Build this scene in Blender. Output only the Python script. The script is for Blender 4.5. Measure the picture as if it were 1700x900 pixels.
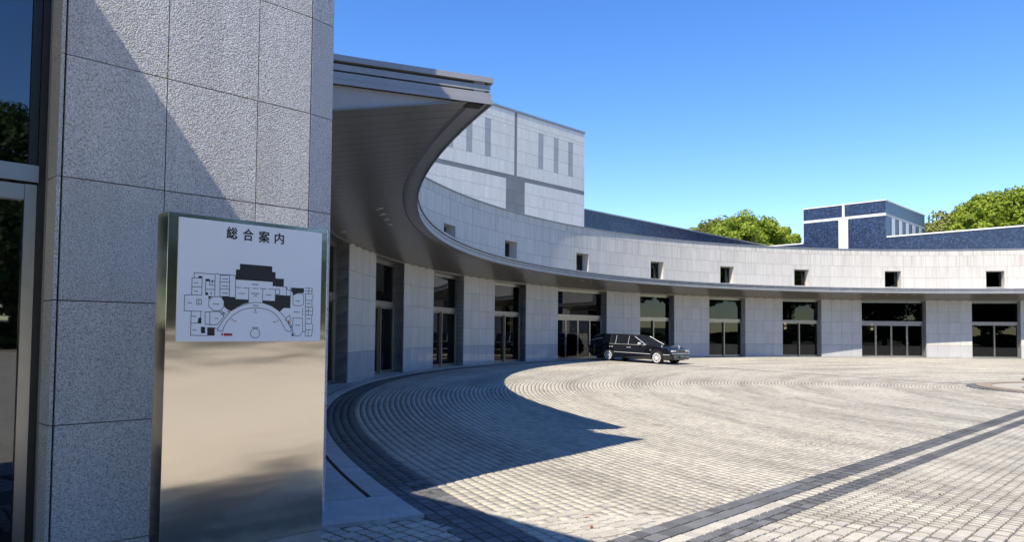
import bpy, bmesh, math, random
import numpy as np
from mathutils import Matrix, Vector
random.seed(7); rng = np.random.default_rng(7)
for o in list(bpy.data.objects): bpy.data.objects.remove(o)
scn = bpy.context.scene; COL = scn.collection
R_ = math.radians
# ------------------------------------------------------------------ camera
FPX, PITCH, ROLL, V0 = 1201.15, 0.0403, 0.0091, 504.2
CAM = Vector((-26.477, -20.058, 1.5))
cd = bpy.data.cameras.new('camera'); cam = bpy.data.objects.new('camera', cd); COL.objects.link(cam)
cr, sr, cp, sp = math.cos(ROLL), math.sin(ROLL), math.cos(PITCH), math.sin(PITCH)
X0, U0, F0 = Vector((1, 0, 0)), Vector((0, -sp, cp)), Vector((0, cp, sp))
right, up = cr * X0 + sr * U0, -sr * X0 + cr * U0
m4 = Matrix((right, up, -F0)).transposed().to_4x4(); m4.translation = CAM
cam.matrix_world = m4
cd.sensor_fit = 'HORIZONTAL'; cd.sensor_width = 36; cd.lens = FPX / 1700 * 36
cd.shift_y = (V0 - 450) / 1700; cd.clip_start = 0.1; cd.clip_end = 6000
scn.camera = cam
# ------------------------------------------------------------------ light
SUN_AZ, SUN_EL = 234.2, 52.2            # degrees, azimuth counted from +X towards +Y
w = bpy.data.worlds.new('World'); scn.world = w; w.use_nodes = True
nt = w.node_tree; bgn = nt.nodes['Background']
sky = nt.nodes.new('ShaderNodeTexSky'); sky.sky_type = 'NISHITA'; sky.sun_disc = False
sky.sun_elevation = R_(SUN_EL); sky.sun_rotation = R_(90 - SUN_AZ)
sky.altitude = 0; sky.air_density = 1.0; sky.dust_density = 0.0; sky.ozone_density = 2.6
hs = nt.nodes.new('ShaderNodeHueSaturation'); hs.inputs['Saturation'].default_value = 1.3; hs.inputs['Hue'].default_value = .512
nt.links.new(sky.outputs[0], hs.inputs['Color']); nt.links.new(hs.outputs[0], bgn.inputs[0]); bgn.inputs[1].default_value = 0.132
sl = bpy.data.lights.new('sun', 'SUN'); so = bpy.data.objects.new('sun', sl); COL.objects.link(so)
sl.energy = 4.6; sl.angle = R_(0.53); sl.color = (1.0, 0.91, 0.76)
sd = Vector((math.cos(R_(SUN_AZ)) * math.cos(R_(SUN_EL)), math.sin(R_(SUN_AZ)) * math.cos(R_(SUN_EL)), math.sin(R_(SUN_EL))))
so.rotation_euler = sd.to_track_quat('Z', 'Y').to_euler(); so.location = sd * 80
scn.view_settings.view_transform = 'Standard'; scn.view_settings.look = 'None'
scn.view_settings.exposure = 0.9; scn.view_settings.gamma = 1.0
# ------------------------------------------------------------------ materials
class N:
    def __init__(s, name):
        s.m = bpy.data.materials.new(name); s.m.use_nodes = True; s.t = s.m.node_tree
        s.b = s.t.nodes['Principled BSDF']; s.out = s.t.nodes['Material Output']
    def n(s, kind, **kw):
        x = s.t.nodes.new('ShaderNode' + kind)
        for k, v in kw.items(): setattr(x, k, v)
        return x
    def l(s, a, b): s.t.links.new(a, b)
    def setv(s, **kw):
        for k, v in kw.items():
            i = s.b.inputs[k.replace('_', ' ')]; i.default_value = (*v, 1) if isinstance(v, tuple) and len(v) == 3 else v
    def coords(s, rand=True):
        tc = s.n('TexCoord').outputs['Object']
        if not rand: return tc
        oi = s.n('ObjectInfo'); mu = s.n('Math', operation='MULTIPLY'); mu.inputs[1].default_value = 57.0
        s.l(oi.outputs['Random'], mu.inputs[0])
        va = s.n('VectorMath', operation='ADD'); s.l(tc, va.inputs[0]); s.l(mu.outputs[0], va.inputs[1])
        return va.outputs[0]
    def noise(s, vec, scale, detail=2, rough=.5):
        x = s.n('TexNoise'); x.inputs['Scale'].default_value = scale; x.inputs['Detail'].default_value = detail
        x.inputs['Roughness'].default_value = rough
        if vec is not None: s.l(vec, x.inputs['Vector'])
        return x.outputs['Fac']
    def ramp(s, fac, *stops):
        x = s.n('ValToRGB'); e = x.color_ramp.elements
        while len(e) < len(stops): e.new(.5)
        for el, (p, c) in zip(e, stops): el.position = p; el.color = (*c, 1) if len(c) == 3 else c
        s.l(fac, x.inputs[0]); return x.outputs[0]
    def mul(s, a, b, fac=1.0):
        x = s.n('MixRGB', blend_type='MULTIPLY'); x.inputs[0].default_value = fac
        s.l(a, x.inputs[1]); s.l(b, x.inputs[2]); return x.outputs[0]
    def bump(s, h, strength, dist):
        x = s.n('Bump'); x.inputs['Strength'].default_value = strength; x.inputs['Distance'].default_value = dist
        s.l(h, x.inputs['Height']); s.l(x.outputs[0], s.b.inputs['Normal'])
    def objrand(s, lo, hi):
        oi = s.n('ObjectInfo'); return s.ramp(oi.outputs['Random'], (0, (lo,) * 3), (1, (hi,) * 3))
def g3(v): return (v, v, v)
def granite(name, c, rough, bscale, bstr, bdist, spec=.5, speck=(.55, 1.25), sscale=130, rnd=(.93, 1.05), stain=.12):
    M = N(name); v = M.coords()
    f = M.noise(v, sscale, 3, .65); sp_ = M.ramp(f, (.33, g3(speck[0])), (.5, g3(1)), (.68, g3(speck[1])))
    base = M.n('RGB'); base.outputs[0].default_value = (*c, 1)
    col = M.mul(base.outputs[0], sp_); col = M.mul(col, M.objrand(*rnd))
    tc = M.n('TexCoord').outputs['Object']; mp = M.n('Mapping'); mp.inputs['Scale'].default_value = (3, 3, .35); M.l(v, mp.inputs[0])
    st = M.ramp(M.noise(mp.outputs[0], 1.3, 4, .6), (.35, g3(1 - stain)), (.62, g3(1.03)))
    col = M.mul(col, st)
    M.l(col, M.b.inputs['Base Color']); M.setv(Roughness=rough, Specular_IOR_Level=spec)
    if bstr: M.bump(M.noise(v, bscale, 2, .5), bstr, bdist)
    return M.m
def plain(name, c, rough=.5, metal=0., spec=.5, var=.08, vs=6., bump=0., bs=40.):
    M = N(name); v = M.coords()
    base = M.n('RGB'); base.outputs[0].default_value = (*c, 1)
    col = M.mul(base.outputs[0], M.ramp(M.noise(v, vs, 4), (.3, g3(1 - var)), (.7, g3(1 + var))))
    M.l(col, M.b.inputs['Base Color']); M.setv(Roughness=rough, Metallic=metal, Specular_IOR_Level=spec)
    if bump: M.bump(M.noise(v, bs, 2), bump, .01)
    return M.m
def glass(name, tint, ior=1.9, rough=0.01, wav=.0):
    M = N(name); t = M.t; t.nodes.remove(M.b)
    tr = M.n('BsdfTransparent'); tr.inputs[0].default_value = (*tint, 1)
    gl = M.n('BsdfGlossy'); gl.inputs['Roughness'].default_value = rough; gl.inputs['Color'].default_value = (.92, .96, 1, 1)
    fr = M.n('Fresnel'); fr.inputs[0].default_value = ior; mx = M.n('MixShader')
    M.l(fr.outputs[0], mx.inputs[0]); M.l(tr.outputs[0], mx.inputs[1]); M.l(gl.outputs[0], mx.inputs[2]); M.l(mx.outputs[0], M.out.inputs[0])
    if wav:
        b = M.n('Bump'); b.inputs['Strength'].default_value = wav; b.inputs['Distance'].default_value = .05
        M.l(M.noise(M.coords(), .8, 1), b.inputs['Height']); M.l(b.outputs[0], gl.inputs['Normal']); M.l(b.outputs[0], fr.inputs['Normal'])
    return M.m
def emit(name, c, s):
    M = N(name); M.setv(Base_Color=c, Emission_Color=c, Emission_Strength=s); return M.m

G_ROUGH = granite('granite_flamed', (.61, .61, .60), .75, 92, 1.0, .0145, .3, (.36, 1.32), 128, (.93, 1.05), .08)
G_WALL = granite('granite_wall', (.55, .525, .475), .5, 90, .15, .01, .4, (.75, 1.18), 60, (.95, 1.035), .07)
def streaked(name, base_mat, z0, z1):
    m = base_mat.copy(); m.name = name; t = m.node_tree; p = t.nodes['Principled BSDF']; src = p.inputs['Base Color'].links[0].from_socket
    A = lambda k: t.nodes.new('ShaderNode' + k)
    tc = A('TexCoord'); oi = A('ObjectInfo'); mu = A('Math'); mu.operation = 'MULTIPLY'; mu.inputs[1].default_value = 31.; t.links.new(oi.outputs['Random'], mu.inputs[0])
    ad = A('VectorMath'); ad.operation = 'ADD'; t.links.new(tc.outputs['Object'], ad.inputs[0]); t.links.new(mu.outputs[0], ad.inputs[1])
    mp = A('Mapping'); mp.inputs['Scale'].default_value = (9, 9, .22); t.links.new(ad.outputs[0], mp.inputs[0])
    nz = A('TexNoise'); nz.inputs['Scale'].default_value = 1.; nz.inputs['Detail'].default_value = 4; t.links.new(mp.outputs[0], nz.inputs['Vector'])
    sx = A('SeparateXYZ'); t.links.new(tc.outputs['Object'], sx.inputs[0]); mr = A('MapRange'); mr.inputs[1].default_value = z0; mr.inputs[2].default_value = z1; t.links.new(sx.outputs[2], mr.inputs[0])
    rp = A('ValToRGB'); rp.color_ramp.elements[0].position = .46; rp.color_ramp.elements[0].color = (1, 1, 1, 1); rp.color_ramp.elements[1].position = .68; rp.color_ramp.elements[1].color = (.72, .71, .68, 1); t.links.new(nz.outputs['Fac'], rp.inputs[0])
    mx = A('MixRGB'); mx.blend_type = 'MULTIPLY'; t.links.new(mr.outputs[0], mx.inputs[0]); t.links.new(src, mx.inputs[1]); t.links.new(rp.outputs[0], mx.inputs[2]); t.links.new(mx.outputs[0], p.inputs['Base Color'])
    return m
G_UP = streaked('granite_upper_wall', G_WALL, 5.0, 7.6)
G_POL = granite('granite_honed_base', (.45, .45, .45), .10, 90, .0, .01, .6, (.75, 1.15), 60, (.95, 1.04), .05)
G_TOWER = granite('granite_tower', (.64, .63, .60), .6, 60, .1, .01, .4, (.8, 1.12), 30, (.96, 1.03), .07)
G_TGREY = granite('granite_dark_band', (.19, .20, .21), .6, 60, .1, .01, .4, (.8, 1.12), 30, (.95, 1.04), .08)
G_TMID = granite('granite_mid_strip', (.33, .35, .37), .6, 60, .1, .01, .4, (.8, 1.12), 30, (.95, 1.04), .08)
G_SLAB = granite('granite_slab', (.40, .40, .39), .6, 80, .2, .01, .4, (.7, 1.15), 90, (.93, 1.05), .15)
JOINT = plain('joint_mortar_dark', (.07, .07, .07), .9)
CORE = plain('granite_joint_grey', (.16, .16, .16), .9)
ALU = plain('aluminium_bronze', (.30, .29, .27), .32, .75, var=.05)
SOFF = plain('soffit_metal', (.25, .232, .205), .30, .45, var=.05, vs=1.2)
FASC = plain('fascia_metal', (.35, .35, .345), .42, .4, var=.08, vs=2)
ENDP = plain('end_panel_paint', (.36, .38, .40), .5, .0, var=.03)
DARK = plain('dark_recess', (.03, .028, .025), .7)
FRAME = plain('stainless_frame', (.42, .40, .37), .28, .9, var=.05)
FRAMED = plain('dark_frame', (.03, .03, .03), .35, .3)
GLASS = glass('tinted_glass', (.16, .21, .23), 1.5)
GLASSL = glass('reflective_glass', (.22, .27, .30), 2.2, .015)
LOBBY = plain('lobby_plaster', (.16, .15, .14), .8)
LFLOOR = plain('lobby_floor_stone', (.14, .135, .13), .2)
LAMP = emit('lamp_glow', (1, .55, .25), 6.0)
CHROME = plain('chrome', (.85, .85, .84), .3, .55, var=.02)
COPING = plain('coping_metal', (.30, .31, .32), .45, .5)
WHITE = plain('white_coping', (.62, .61, .58), .6, var=.06)
WSTONE = granite('white_stone', (.60, .59, .56), .6, 60, .1, .01, .4, (.85, 1.1), 30, (.95, 1.03), .06)
# ------------------------------------------------------------------ mesh helpers
def empty(name, loc=(0, 0, 0), rz=0, parent=None):
    o = bpy.data.objects.new(name, None); COL.objects.link(o); o.location = loc; o.rotation_euler = (0, 0, rz)
    o.empty_display_size = .3
    if parent: o.parent = parent
    return o
def tag(o, label=None, cat=None, group=None, kind=None):
    if label: o['label'] = label
    if cat: o['category'] = cat
    if group: o['group'] = group
    if kind: o['kind'] = kind
    return o
def me(name, v, f, mats, smooth=False, mi=None):
    m = bpy.data.meshes.new(name); m.from_pydata([tuple(p) for p in v], [], f)
    for x in (mats if isinstance(mats, (list, tuple)) else [mats]): m.materials.append(x)
    if mi is not None: m.polygons.foreach_set('material_index', mi)
    if smooth: m.polygons.foreach_set('use_smooth', [True] * len(m.polygons))
    m.update(); return m
def ob(name, mesh, parent=None, loc=(0, 0, 0), rz=0.):
    o = bpy.data.objects.new(name, mesh); COL.objects.link(o); o.location = loc; o.rotation_euler = (0, 0, rz)
    if parent: o.parent = parent
    return o
class MB:
    def __init__(s): s.v = []; s.f = []; s.mi = []
    def add(s, v, f, mi=0):
        n = len(s.v); s.v += [tuple(p) for p in v]; s.f += [tuple(i + n for i in q) for q in f]; s.mi += [mi] * len(f); return s
    def box(s, x0, x1, y0, y1, z0, z1, mi=0):
        v = [(x, y, z) for z in (z0, z1) for x, y in ((x0, y0), (x1, y0), (x1, y1), (x0, y1))]
        return s.add(v, [(0, 3, 2, 1), (4, 5, 6, 7), (0, 1, 5, 4), (1, 2, 6, 5), (2, 3, 7, 6), (3, 0, 4, 7)], mi)
    def ring(s, r0, r1, z0, z1, a0, a1, n=8, mi=0):      # solid ring sector, radians
        v = []; f = []
        for i in range(n + 1):
            a = a0 + (a1 - a0) * i / n; c, q = math.cos(a), math.sin(a)
            v += [(r0 * c, r0 * q, z0), (r1 * c, r1 * q, z0), (r1 * c, r1 * q, z1), (r0 * c, r0 * q, z1)]
        for i in range(n):
            b = 4 * i
            for k in range(4): f.append((b + k, b + 4 + k, b + 4 + (k + 1) % 4, b + (k + 1) % 4))
        f += [(0, 1, 2, 3), (4 * n + 3, 4 * n + 2, 4 * n + 1, 4 * n)]
        return s.add(v, f, mi)
    def sweep(s, prof, a0, a1, n=6, mi=0):               # closed (r,z) profile swept round the z axis
        v = []; f = []; k = len(prof)
        for i in range(n + 1):
            a = a0 + (a1 - a0) * i / n; c, q = math.cos(a), math.sin(a)
            v += [(r * c, r * q, z) for r, z in prof]
        for i in range(n):
            for j in range(k): f.append((i * k + j, i * k + k + j, i * k + k + (j + 1) % k, i * k + (j + 1) % k))
        f += [tuple(range(k)), tuple(n * k + j for j in reversed(range(k)))]
        return s.add(v, f, mi)
    def prism(s, poly, y0, y1, mi=0):                    # (x,z) polygon extruded along y
        k = len(poly); v = [(x, y0, z) for x, z in poly] + [(x, y1, z) for x, z in poly]
        f = [tuple(range(k)), tuple(reversed(range(k, 2 * k)))] + [(j, k + j, k + (j + 1) % k, (j + 1) % k) for j in range(k)]
        return s.add(v, f, mi)
    def cyl(s, p0, p1, r0, r1=None, n=12, mi=0):
        r1 = r0 if r1 is None else r1; p0, p1 = Vector(p0), Vector(p1); d = (p1 - p0).normalized()
        a = d.orthogonal().normalized(); b = d.cross(a); v = []
        for p, r in ((p0, r0), (p1, r1)):
            v += [p + r * (math.cos(t) * a + math.sin(t) * b) for t in np.linspace(0, 2 * math.pi, n, endpoint=False)]
        f = [(i, (i + 1) % n, n + (i + 1) % n, n + i) for i in range(n)] + [tuple(reversed(range(n))), tuple(range(n, 2 * n))]
        return s.add(v, f, mi)
    def mesh(s, name, mats, smooth=False):
        m = me(name, s.v, s.f, mats, smooth, s.mi); bm = bmesh.new(); bm.from_mesh(m)
        bmesh.ops.recalc_face_normals(bm, faces=bm.faces); bm.to_mesh(m); bm.free(); return m
    def build(s, name, mats, parent=None, loc=(0, 0, 0), rz=0., smooth=False, bevel=0):
        o = ob(name, s.mesh(name, mats, smooth), parent, loc, rz)
        if bevel:
            md = o.modifiers.new('bevel', 'BEVEL'); md.width = bevel; md.segments = 2; md.limit_method = 'ANGLE'
        return o
# ------------------------------------------------------------------ layout numbers
R = 31.135; Q = R_(1.3835); B0, CO = .095, .7925           # wall radius, panel pitch, base course, course height
def phi(k): return R_(178.98) - k * Q
def gz(r): return -.02 * np.clip(29.5 - r, 0, 16.5)
BP = np.array([-25.797, -14.781]); BA = R_(46.8); BD = np.array([math.cos(BA), math.sin(BA)]); BN = np.array([BD[1], -BD[0]])
ISL = (-5.7, 5.05, -.325); ISR = 4.25
# ================================================================== ground
def ground_mats():
    M = N('dry_grass_ground'); v = M.n('TexCoord').outputs['Object']
    c = M.ramp(M.noise(v, .08, 6, .65), (.3, (.05, .07, .025)), (.7, (.11, .12, .05))); M.l(c, M.b.inputs['Base Color']); M.setv(Roughness=.9)
    return M.m
def sett_mat(name, bed=False):
    M = N(name); tc = M.n('TexCoord').outputs['Object']
    at = M.n('Attribute'); at.attribute_name = 'tint'
    # arcs of tyre marks: noise stretched along the rings
    sx = M.n('SeparateXYZ'); M.l(tc, sx.inputs[0])
    ln = M.n('VectorMath', operation='LENGTH'); cx = M.n('CombineXYZ'); M.l(sx.outputs[0], cx.inputs[0]); M.l(sx.outputs[1], cx.inputs[1]); M.l(cx.outputs[0], ln.inputs[0])
    an = M.n('Math', operation='ARCTAN2'); M.l(sx.outputs[1], an.inputs[0]); M.l(sx.outputs[0], an.inputs[1])
    pc = M.n('CombineXYZ'); M.l(ln.outputs['Value'], pc.inputs[0]); M.l(an.outputs[0], pc.inputs[1])
    mp = M.n('Mapping'); mp.inputs['Scale'].default_value = (1.1, 2.2, 1); M.l(pc.outputs[0], mp.inputs[0])
    arcs = M.ramp(M.noise(mp.outputs[0], 1.0, 5, .6), (.33, g3(.70)), (.56, g3(1.05)))
    big = M.ramp(M.noise(tc, .35, 5, .6), (.3, (.82, .82, .80)), (.65, (1.04, 1.03, 1.0)))
    fine = M.ramp(M.noise(tc, 120, 3, .6), (.3, g3(.72)), (.7, g3(1.15)))
    base = M.n('RGB'); base.outputs[0].default_value = (.42, .393, .338, 1)
    dk = M.n('RGB'); dk.outputs[0].default_value = (.118, .12, .122, 1)
    fl = M.n('Attribute'); fl.attribute_name = 'dark'
    mx = M.n('MixRGB'); M.l(fl.outputs['Fac'], mx.inputs[0]); M.l(base.outputs[0], mx.inputs[1]); M.l(dk.outputs[0], mx.inputs[2])
    vr = M.ramp(at.outputs['Fac'], (0, (.72, .72, .72)), (.5, g3(1.0)), (1, (1.16, 1.15, 1.12)))
    c = M.mul(M.mul(M.mul(M.mul(mx.outputs[0], vr), arcs), big), fine)
    M.l(c, M.b.inputs['Base Color']); M.setv(Roughness=.8, Specular_IOR_Level=.3); M.bump(M.noise(tc, 90, 2), .5, .006)
    return M.m
SETT = sett_mat('granite_sett')
SETT1 = granite('granite_sett_single', (.42, .393, .338), .8, 90, .5, .006, .3, (.7, 1.15), 120, (.85, 1.1), .05)
SETTD = granite('basalt_sett_single', (.118, .12, .122), .8, 90, .5, .006, .3, (.7, 1.3), 120, (.75, 1.25), .05)
def outer_mat():
    M = N('granite_sett_paving'); tc = M.n('TexCoord').outputs['Object']
    bt = M.n('TexBrick'); M.l(tc, bt.inputs[0]); bt.inputs['Scale'].default_value = 1; bt.inputs['Brick Width'].default_value = .11
    bt.inputs['Row Height'].default_value = .105; bt.inputs['Mortar Size'].default_value = .006
    bt.inputs['Color1'].default_value = (.42, .39, .33, 1); bt.inputs['Color2'].default_value = (.36, .335, .285, 1); bt.inputs['Mortar'].default_value = (.12, .11, .09, 1)
    c = M.mul(bt.outputs[0], M.ramp(M.noise(tc, .35, 5, .6), (.3, g3(.82)), (.65, g3(1.03))))
    M.l(c, M.b.inputs['Base Color']); M.setv(Roughness=.85); return M.m
def disc(name, radii, zf, mat, n=180):
    v = [(0, 0, zf(0))]; f = []
    for r in radii: v += [(r * math.cos(t), r * math.sin(t), zf(r)) for t in np.linspace(0, 2 * math.pi, n, endpoint=False)]
    f += [(0, 1 + i, 1 + (i + 1) % n) for i in range(n)]
    for k in range(len(radii) - 1):
        a, b = 1 + k * n, 1 + (k + 1) * n
        f += [(a + i, b + i, b + (i + 1) % n, a + (i + 1) % n) for i in range(n)]
    return me(name, v, f, mat)
tag(ob('ground', disc('ground', [40, 70, 120, 300, 900, 2500, 5000], lambda r: -.5 - .0004 * max(0, r - 200), ground_mats())), kind='structure')
plaza = ob('plaza', disc('plaza', [5, 9, 13, 17, 21, 25, 29.5, 33, 45, 62], lambda r: float(gz(r)) - .026, outer_mat())); tag(plaza, kind='structure')

def frame_px(P):
    d = P - np.array(CAM); dep = d[:, 1] * cp + d[:, 2] * sp; uu = -d[:, 1] * sp + d[:, 2] * cp
    x = FPX * d[:, 0] / dep; y = FPX * uu / dep
    return 850 + x * cr + y * sr, V0 - (-x * sr + y * cr), dep
# --- setts: rows laid as rings about the centre, and straight rows beyond the double band
A0x, A0y = -29.365, -15.498
SX, SY, SA, SL, SW, SD = [], [], [], [], [], []
def put(x, y, a, l, wd, dark):
    SX.append(x); SY.append(y); SA.append(a); SL.append(np.broadcast_to(l, x.shape)); SW.append(np.broadcast_to(wd, x.shape)); SD.append(np.broadcast_to(dark, x.shape))
def side(x, y): return (x - BP[0]) * BN[0] + (y - BP[1]) * BN[1]
def rings(r0, r1, pitch, dark, slen):
    nrow = int(round((r1 - r0) / pitch)); pt = (r1 - r0) / nrow
    for i in range(nrow):
        r = r0 + (i + .5) * pt; n = int(2 * math.pi * r / slen); t = (np.arange(n) + rng.random()) * 2 * math.pi / n
        ln = 2 * math.pi * r / n; j = rng.uniform(-.14, .14, n) * ln
        t = t + j / r; gap = np.roll(t, -1) - t; gap[-1] += 2 * math.pi
        tm = t + gap / 2; x, y = r * np.cos(tm), r * np.sin(tm)
        k = (side(x, y) < .045) & (np.hypot(x - ISL[0], y - ISL[1]) > ISR + .05) & (tm % (2 * math.pi) > R_(52)) & (tm % (2 * math.pi) < R_(235))
        dk = np.full(n, dark)
        if not dark:                                     # dark guide line from the car to the roundabout
            dl = np.abs((x + y) * .7071 + .46); dk = np.where((dl < .11) & (x < -8.6) & (x > -21), 1., 0.)
        put(x[k], y[k], tm[k] + math.pi / 2, (gap * r)[k], pt, dk[k])
rings(10.2, 30.12, .114, 0., .108)
rings(30.12, 30.62, .125, 1., .15)
def straight(d0, wd, dark, slen, s0, s1, off=0., cond=None):
    n = int((s1 - s0) / slen); s = s0 + np.arange(n + 1) * slen + rng.uniform(-.14, .14, n + 1) * slen
    sm = (s[1:] + s[:-1]) / 2; ln = s[1:] - s[:-1]; dd = d0 + wd / 2
    x = BP[0] + sm * BD[0] + dd * BN[0]; y = BP[1] + sm * BD[1] + dd * BN[1]
    k = np.ones(n, bool) if cond is None else cond(x, y)
    put(x[k], y[k], np.full(k.sum(), BA), ln[k], wd, dark)
dd = 0.
for wd, dk, sl_ in ((.135, 1., .19), (.135, 1., .19), (.135, 0., .14), (.095, 1., .15), (.095, 1., .15)):
    straight(dd, wd, dk, sl_, -6, 34); dd += wd
for i in range(260): straight(dd, .112, 0., .098, -6, 34); dd += .112
def pocket(x, y):
    r = np.hypot(x, y); a = np.degrees(np.arctan2(y, x)) % 360
    return (r > 30.60) & (r < 33) & (a > 207.45) & (a < 214)
for i in range(70): straight(-.125 - .125 * i, .125, 0., .125, -6, 3, cond=pocket)
SX, SY, SA, SL, SW, SD = [np.concatenate(q) for q in (SX, SY, SA, SL, SW, SD)]
SR = np.hypot(SX, SY); SZ = gz(SR) - np.where((side(SX, SY) > -.07) & (side(SX, SY) < .05) & (np.abs(SW - .114) < .002), .0045, 0) - np.where((SR > 30.5) & (np.abs(SW - .125) < .001) & (SD < .5), .003, 0)
px, py, dep = frame_px(np.c_[SX, SY, SZ])
keep = (dep > 3.5) & (px > 60) & (px < 1900) & (py < 1060) & (SR < 31.0 + 5)
rr = np.hypot(SX, SY); keep &= ~((SX - A0x) * .7046 + (SY - A0y) * .7096 < 2.2) | ((SX - A0x) * .7096 - (SY - A0y) * .7046 > .02); keep &= ~((rr > 30.62) & (SY > -12.5))
SX, SY, SA, SL, SW, SD, SZ, px, py, dep = [q[keep] for q in (SX, SY, SA, SL, SW, SD, SZ, px, py, dep)]
tint = np.clip(rng.normal(.5, .2, len(SX)), 0, 1).astype(np.float32)
big = SL * SW / dep ** 3 * np.where((px > 520) & (px < 1700) & (py < 900), 1, 0)
one = np.zeros(len(SX), bool); one[np.argsort(-big)[:300]] = True
def sett_field(sel):
    n = sel.sum(); x, y, a, l, wd, z = SX[sel], SY[sel], SA[sel], SL[sel], SW[sel], SZ[sel]
    j = np.where(np.abs(SW[sel] - .125) + (SD[sel] > .5) < .001, .019, np.where(SD[sel] > .5, .009, .0135))
    hl, hw = (l - j) / 2, (wd - j) / 2; ins = .0032
    V = np.zeros((n, 8, 3)); c, s = np.cos(a), np.sin(a); dz = rng.uniform(-.0014, .0014, n); tx, ty = rng.normal(0, .009, n), rng.normal(0, .009, n)
    for k, (ex, ey) in enumerate(((-1, -1), (1, -1), (1, 1), (-1, 1))):
        jx, jy = rng.normal(0, .0022, n), rng.normal(0, .0022, n)
        bx, by = ex * hl + jx, ey * hw + jy
        V[:, k, 0] = x + c * bx - s * by; V[:, k, 1] = y + s * bx + c * by; V[:, k, 2] = z - .016
        bx, by = ex * (hl - ins) + jx, ey * (hw - ins) + jy
        V[:, 4 + k, 0] = x + c * bx - s * by; V[:, 4 + k, 1] = y + s * bx + c * by; V[:, 4 + k, 2] = z + dz + tx * bx + ty * by
    F = np.array([[4, 5, 6, 7], [0, 1, 5, 4], [1, 2, 6, 5], [2, 3, 7, 6], [3, 0, 4, 7]])
    idx = (np.arange(n)[:, None, None] * 8 + F[None]).reshape(-1)
    m = bpy.data.meshes.new('sett_field'); m.vertices.add(n * 8); m.vertices.foreach_set('co', V.reshape(-1))
    m.loops.add(len(idx)); m.loops.foreach_set('vertex_index', idx)
    m.polygons.add(n * 5); m.polygons.foreach_set('loop_start', np.arange(n * 5) * 4)
    for nm, arr in (('tint', tint[sel]), ('dark', SD[sel])):
        at = m.attributes.new(nm, 'FLOAT', 'FACE'); at.data.foreach_set('value', np.repeat(arr, 5).astype(np.float32))
    m.update(calc_edges=True); m.materials.append(SETT); return m
o = ob('sett_field', sett_field(~one), plaza); tag(o, kind='stuff')
def one_sett(mat, l, wd):
    b = MB(); hl, hw, i = l / 2, wd / 2, .0035
    b.add([(-hl, -hw, -.016), (hl, -hw, -.016), (hl, hw, -.016), (-hl, hw, -.016), (-hl + i, -hw + i, 0), (hl - i, -hw + i, 0), (hl - i, hw - i, 0), (-hl + i, hw - i, 0)],
          [(4, 5, 6, 7), (0, 1, 5, 4), (1, 2, 6, 5), (2, 3, 7, 6), (3, 0, 4, 7)]); return b.mesh('sett', mat)
proto = {}
for i in np.nonzero(one)[0]:
    key = (round(float(SL[i]), 2), round(float(SW[i]), 3), SD[i] > .5)
    if key not in proto:
        j = .019 if abs(SW[i] - .125) < .001 and SD[i] < .5 else .009 if SD[i] > .5 else .0135
        proto[key] = one_sett(SETTD if key[2] else SETT1, float(SL[i]) - j, float(SW[i]) - j)
    s_ = ob('sett', proto[key], plaza, (SX[i], SY[i], SZ[i] + rng.uniform(-.002, .002))); s_.rotation_euler = (rng.normal(0, .007), rng.normal(0, .007), SA[i])
# mortar bed below the modelled setts
v, f = [], []; rs = np.arange(9.5, 37.1, .5); ts = np.radians(np.arange(54, 233, 1.5))
for r in rs:
    for t in ts: v.append((r * math.cos(t), r * math.sin(t), float(gz(r)) - .0105))
nt_ = len(ts)
for i in range(len(rs) - 1):
    for j in range(nt_ - 1):
        c_ = np.array([[v[i * nt_ + j][0], v[i * nt_ + j][1], 0.]]); qx, qy, qd = frame_px(c_)
        if not (qd[0] > 3.3 and 30 < qx[0] < 1930 and qy[0] < 1100): continue
        f.append((i * nt_ + j, i * nt_ + nt_ + j, i * nt_ + nt_ + j + 1, i * nt_ + j + 1))
M = N('joint_mortar'); tc = M.n('TexCoord').outputs['Object']
M.l(M.ramp(M.noise(tc, 1.2, 5, .7), (.3, (.055, .051, .044)), (.75, (.15, .138, .11))), M.b.inputs['Base Color']); M.setv(Roughness=.95)
tag(ob('mortar_bed', me('mortar_bed', v, f, M.m), plaza), kind='structure')

# --- granite walkway along the wall, with slot drain
walk = empty('walkway'); tag(walk, kind='structure')
bedm = MB(); bedm.ring(30.63, 32.2, -.03, .004, R_(55), R_(207.3), 120); bedm.build('walkway_bed', JOINT, walk)
def slabm(r0, r1, a, n=3): return MB().ring(r0, r1, -.02, .02, R_(.012), a - R_(.012), n).mesh('paving_slab', G_SLAB)
m_out, m_in, m_full = slabm(30.625, 30.84, 2 * Q), slabm(30.885, 31.6, 2 * Q), slabm(30.625, 31.6, 2 * Q)
a = R_(206.0); k = 0
while a > R_(56):
    a -= 2 * Q
    if a > R_(166): ob('paving_slab', m_out, walk, rz=a); ob('paving_slab', m_in, walk, rz=a)
    else: ob('paving_slab', m_full, walk, rz=a)
ob('paving_slab', MB().ring(30.625, 31.9, -.02, .02, 0, R_(1.45), 3).mesh('paving_slab', G_SLAB), walk, rz=R_(206.02))
gr = MB(); gr.ring(30.846, 30.852, 0, .018, R_(166), R_(205.98), 90); gr.ring(30.86, 30.866, 0, .018, R_(166), R_(205.98), 90); gr.ring(30.873, 30.879, 0, .018, R_(166), R_(205.98), 90)
gr.build('drain_grate', plain('drain_steel', (.05, .05, .05), .4, .8), walk)

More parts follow.
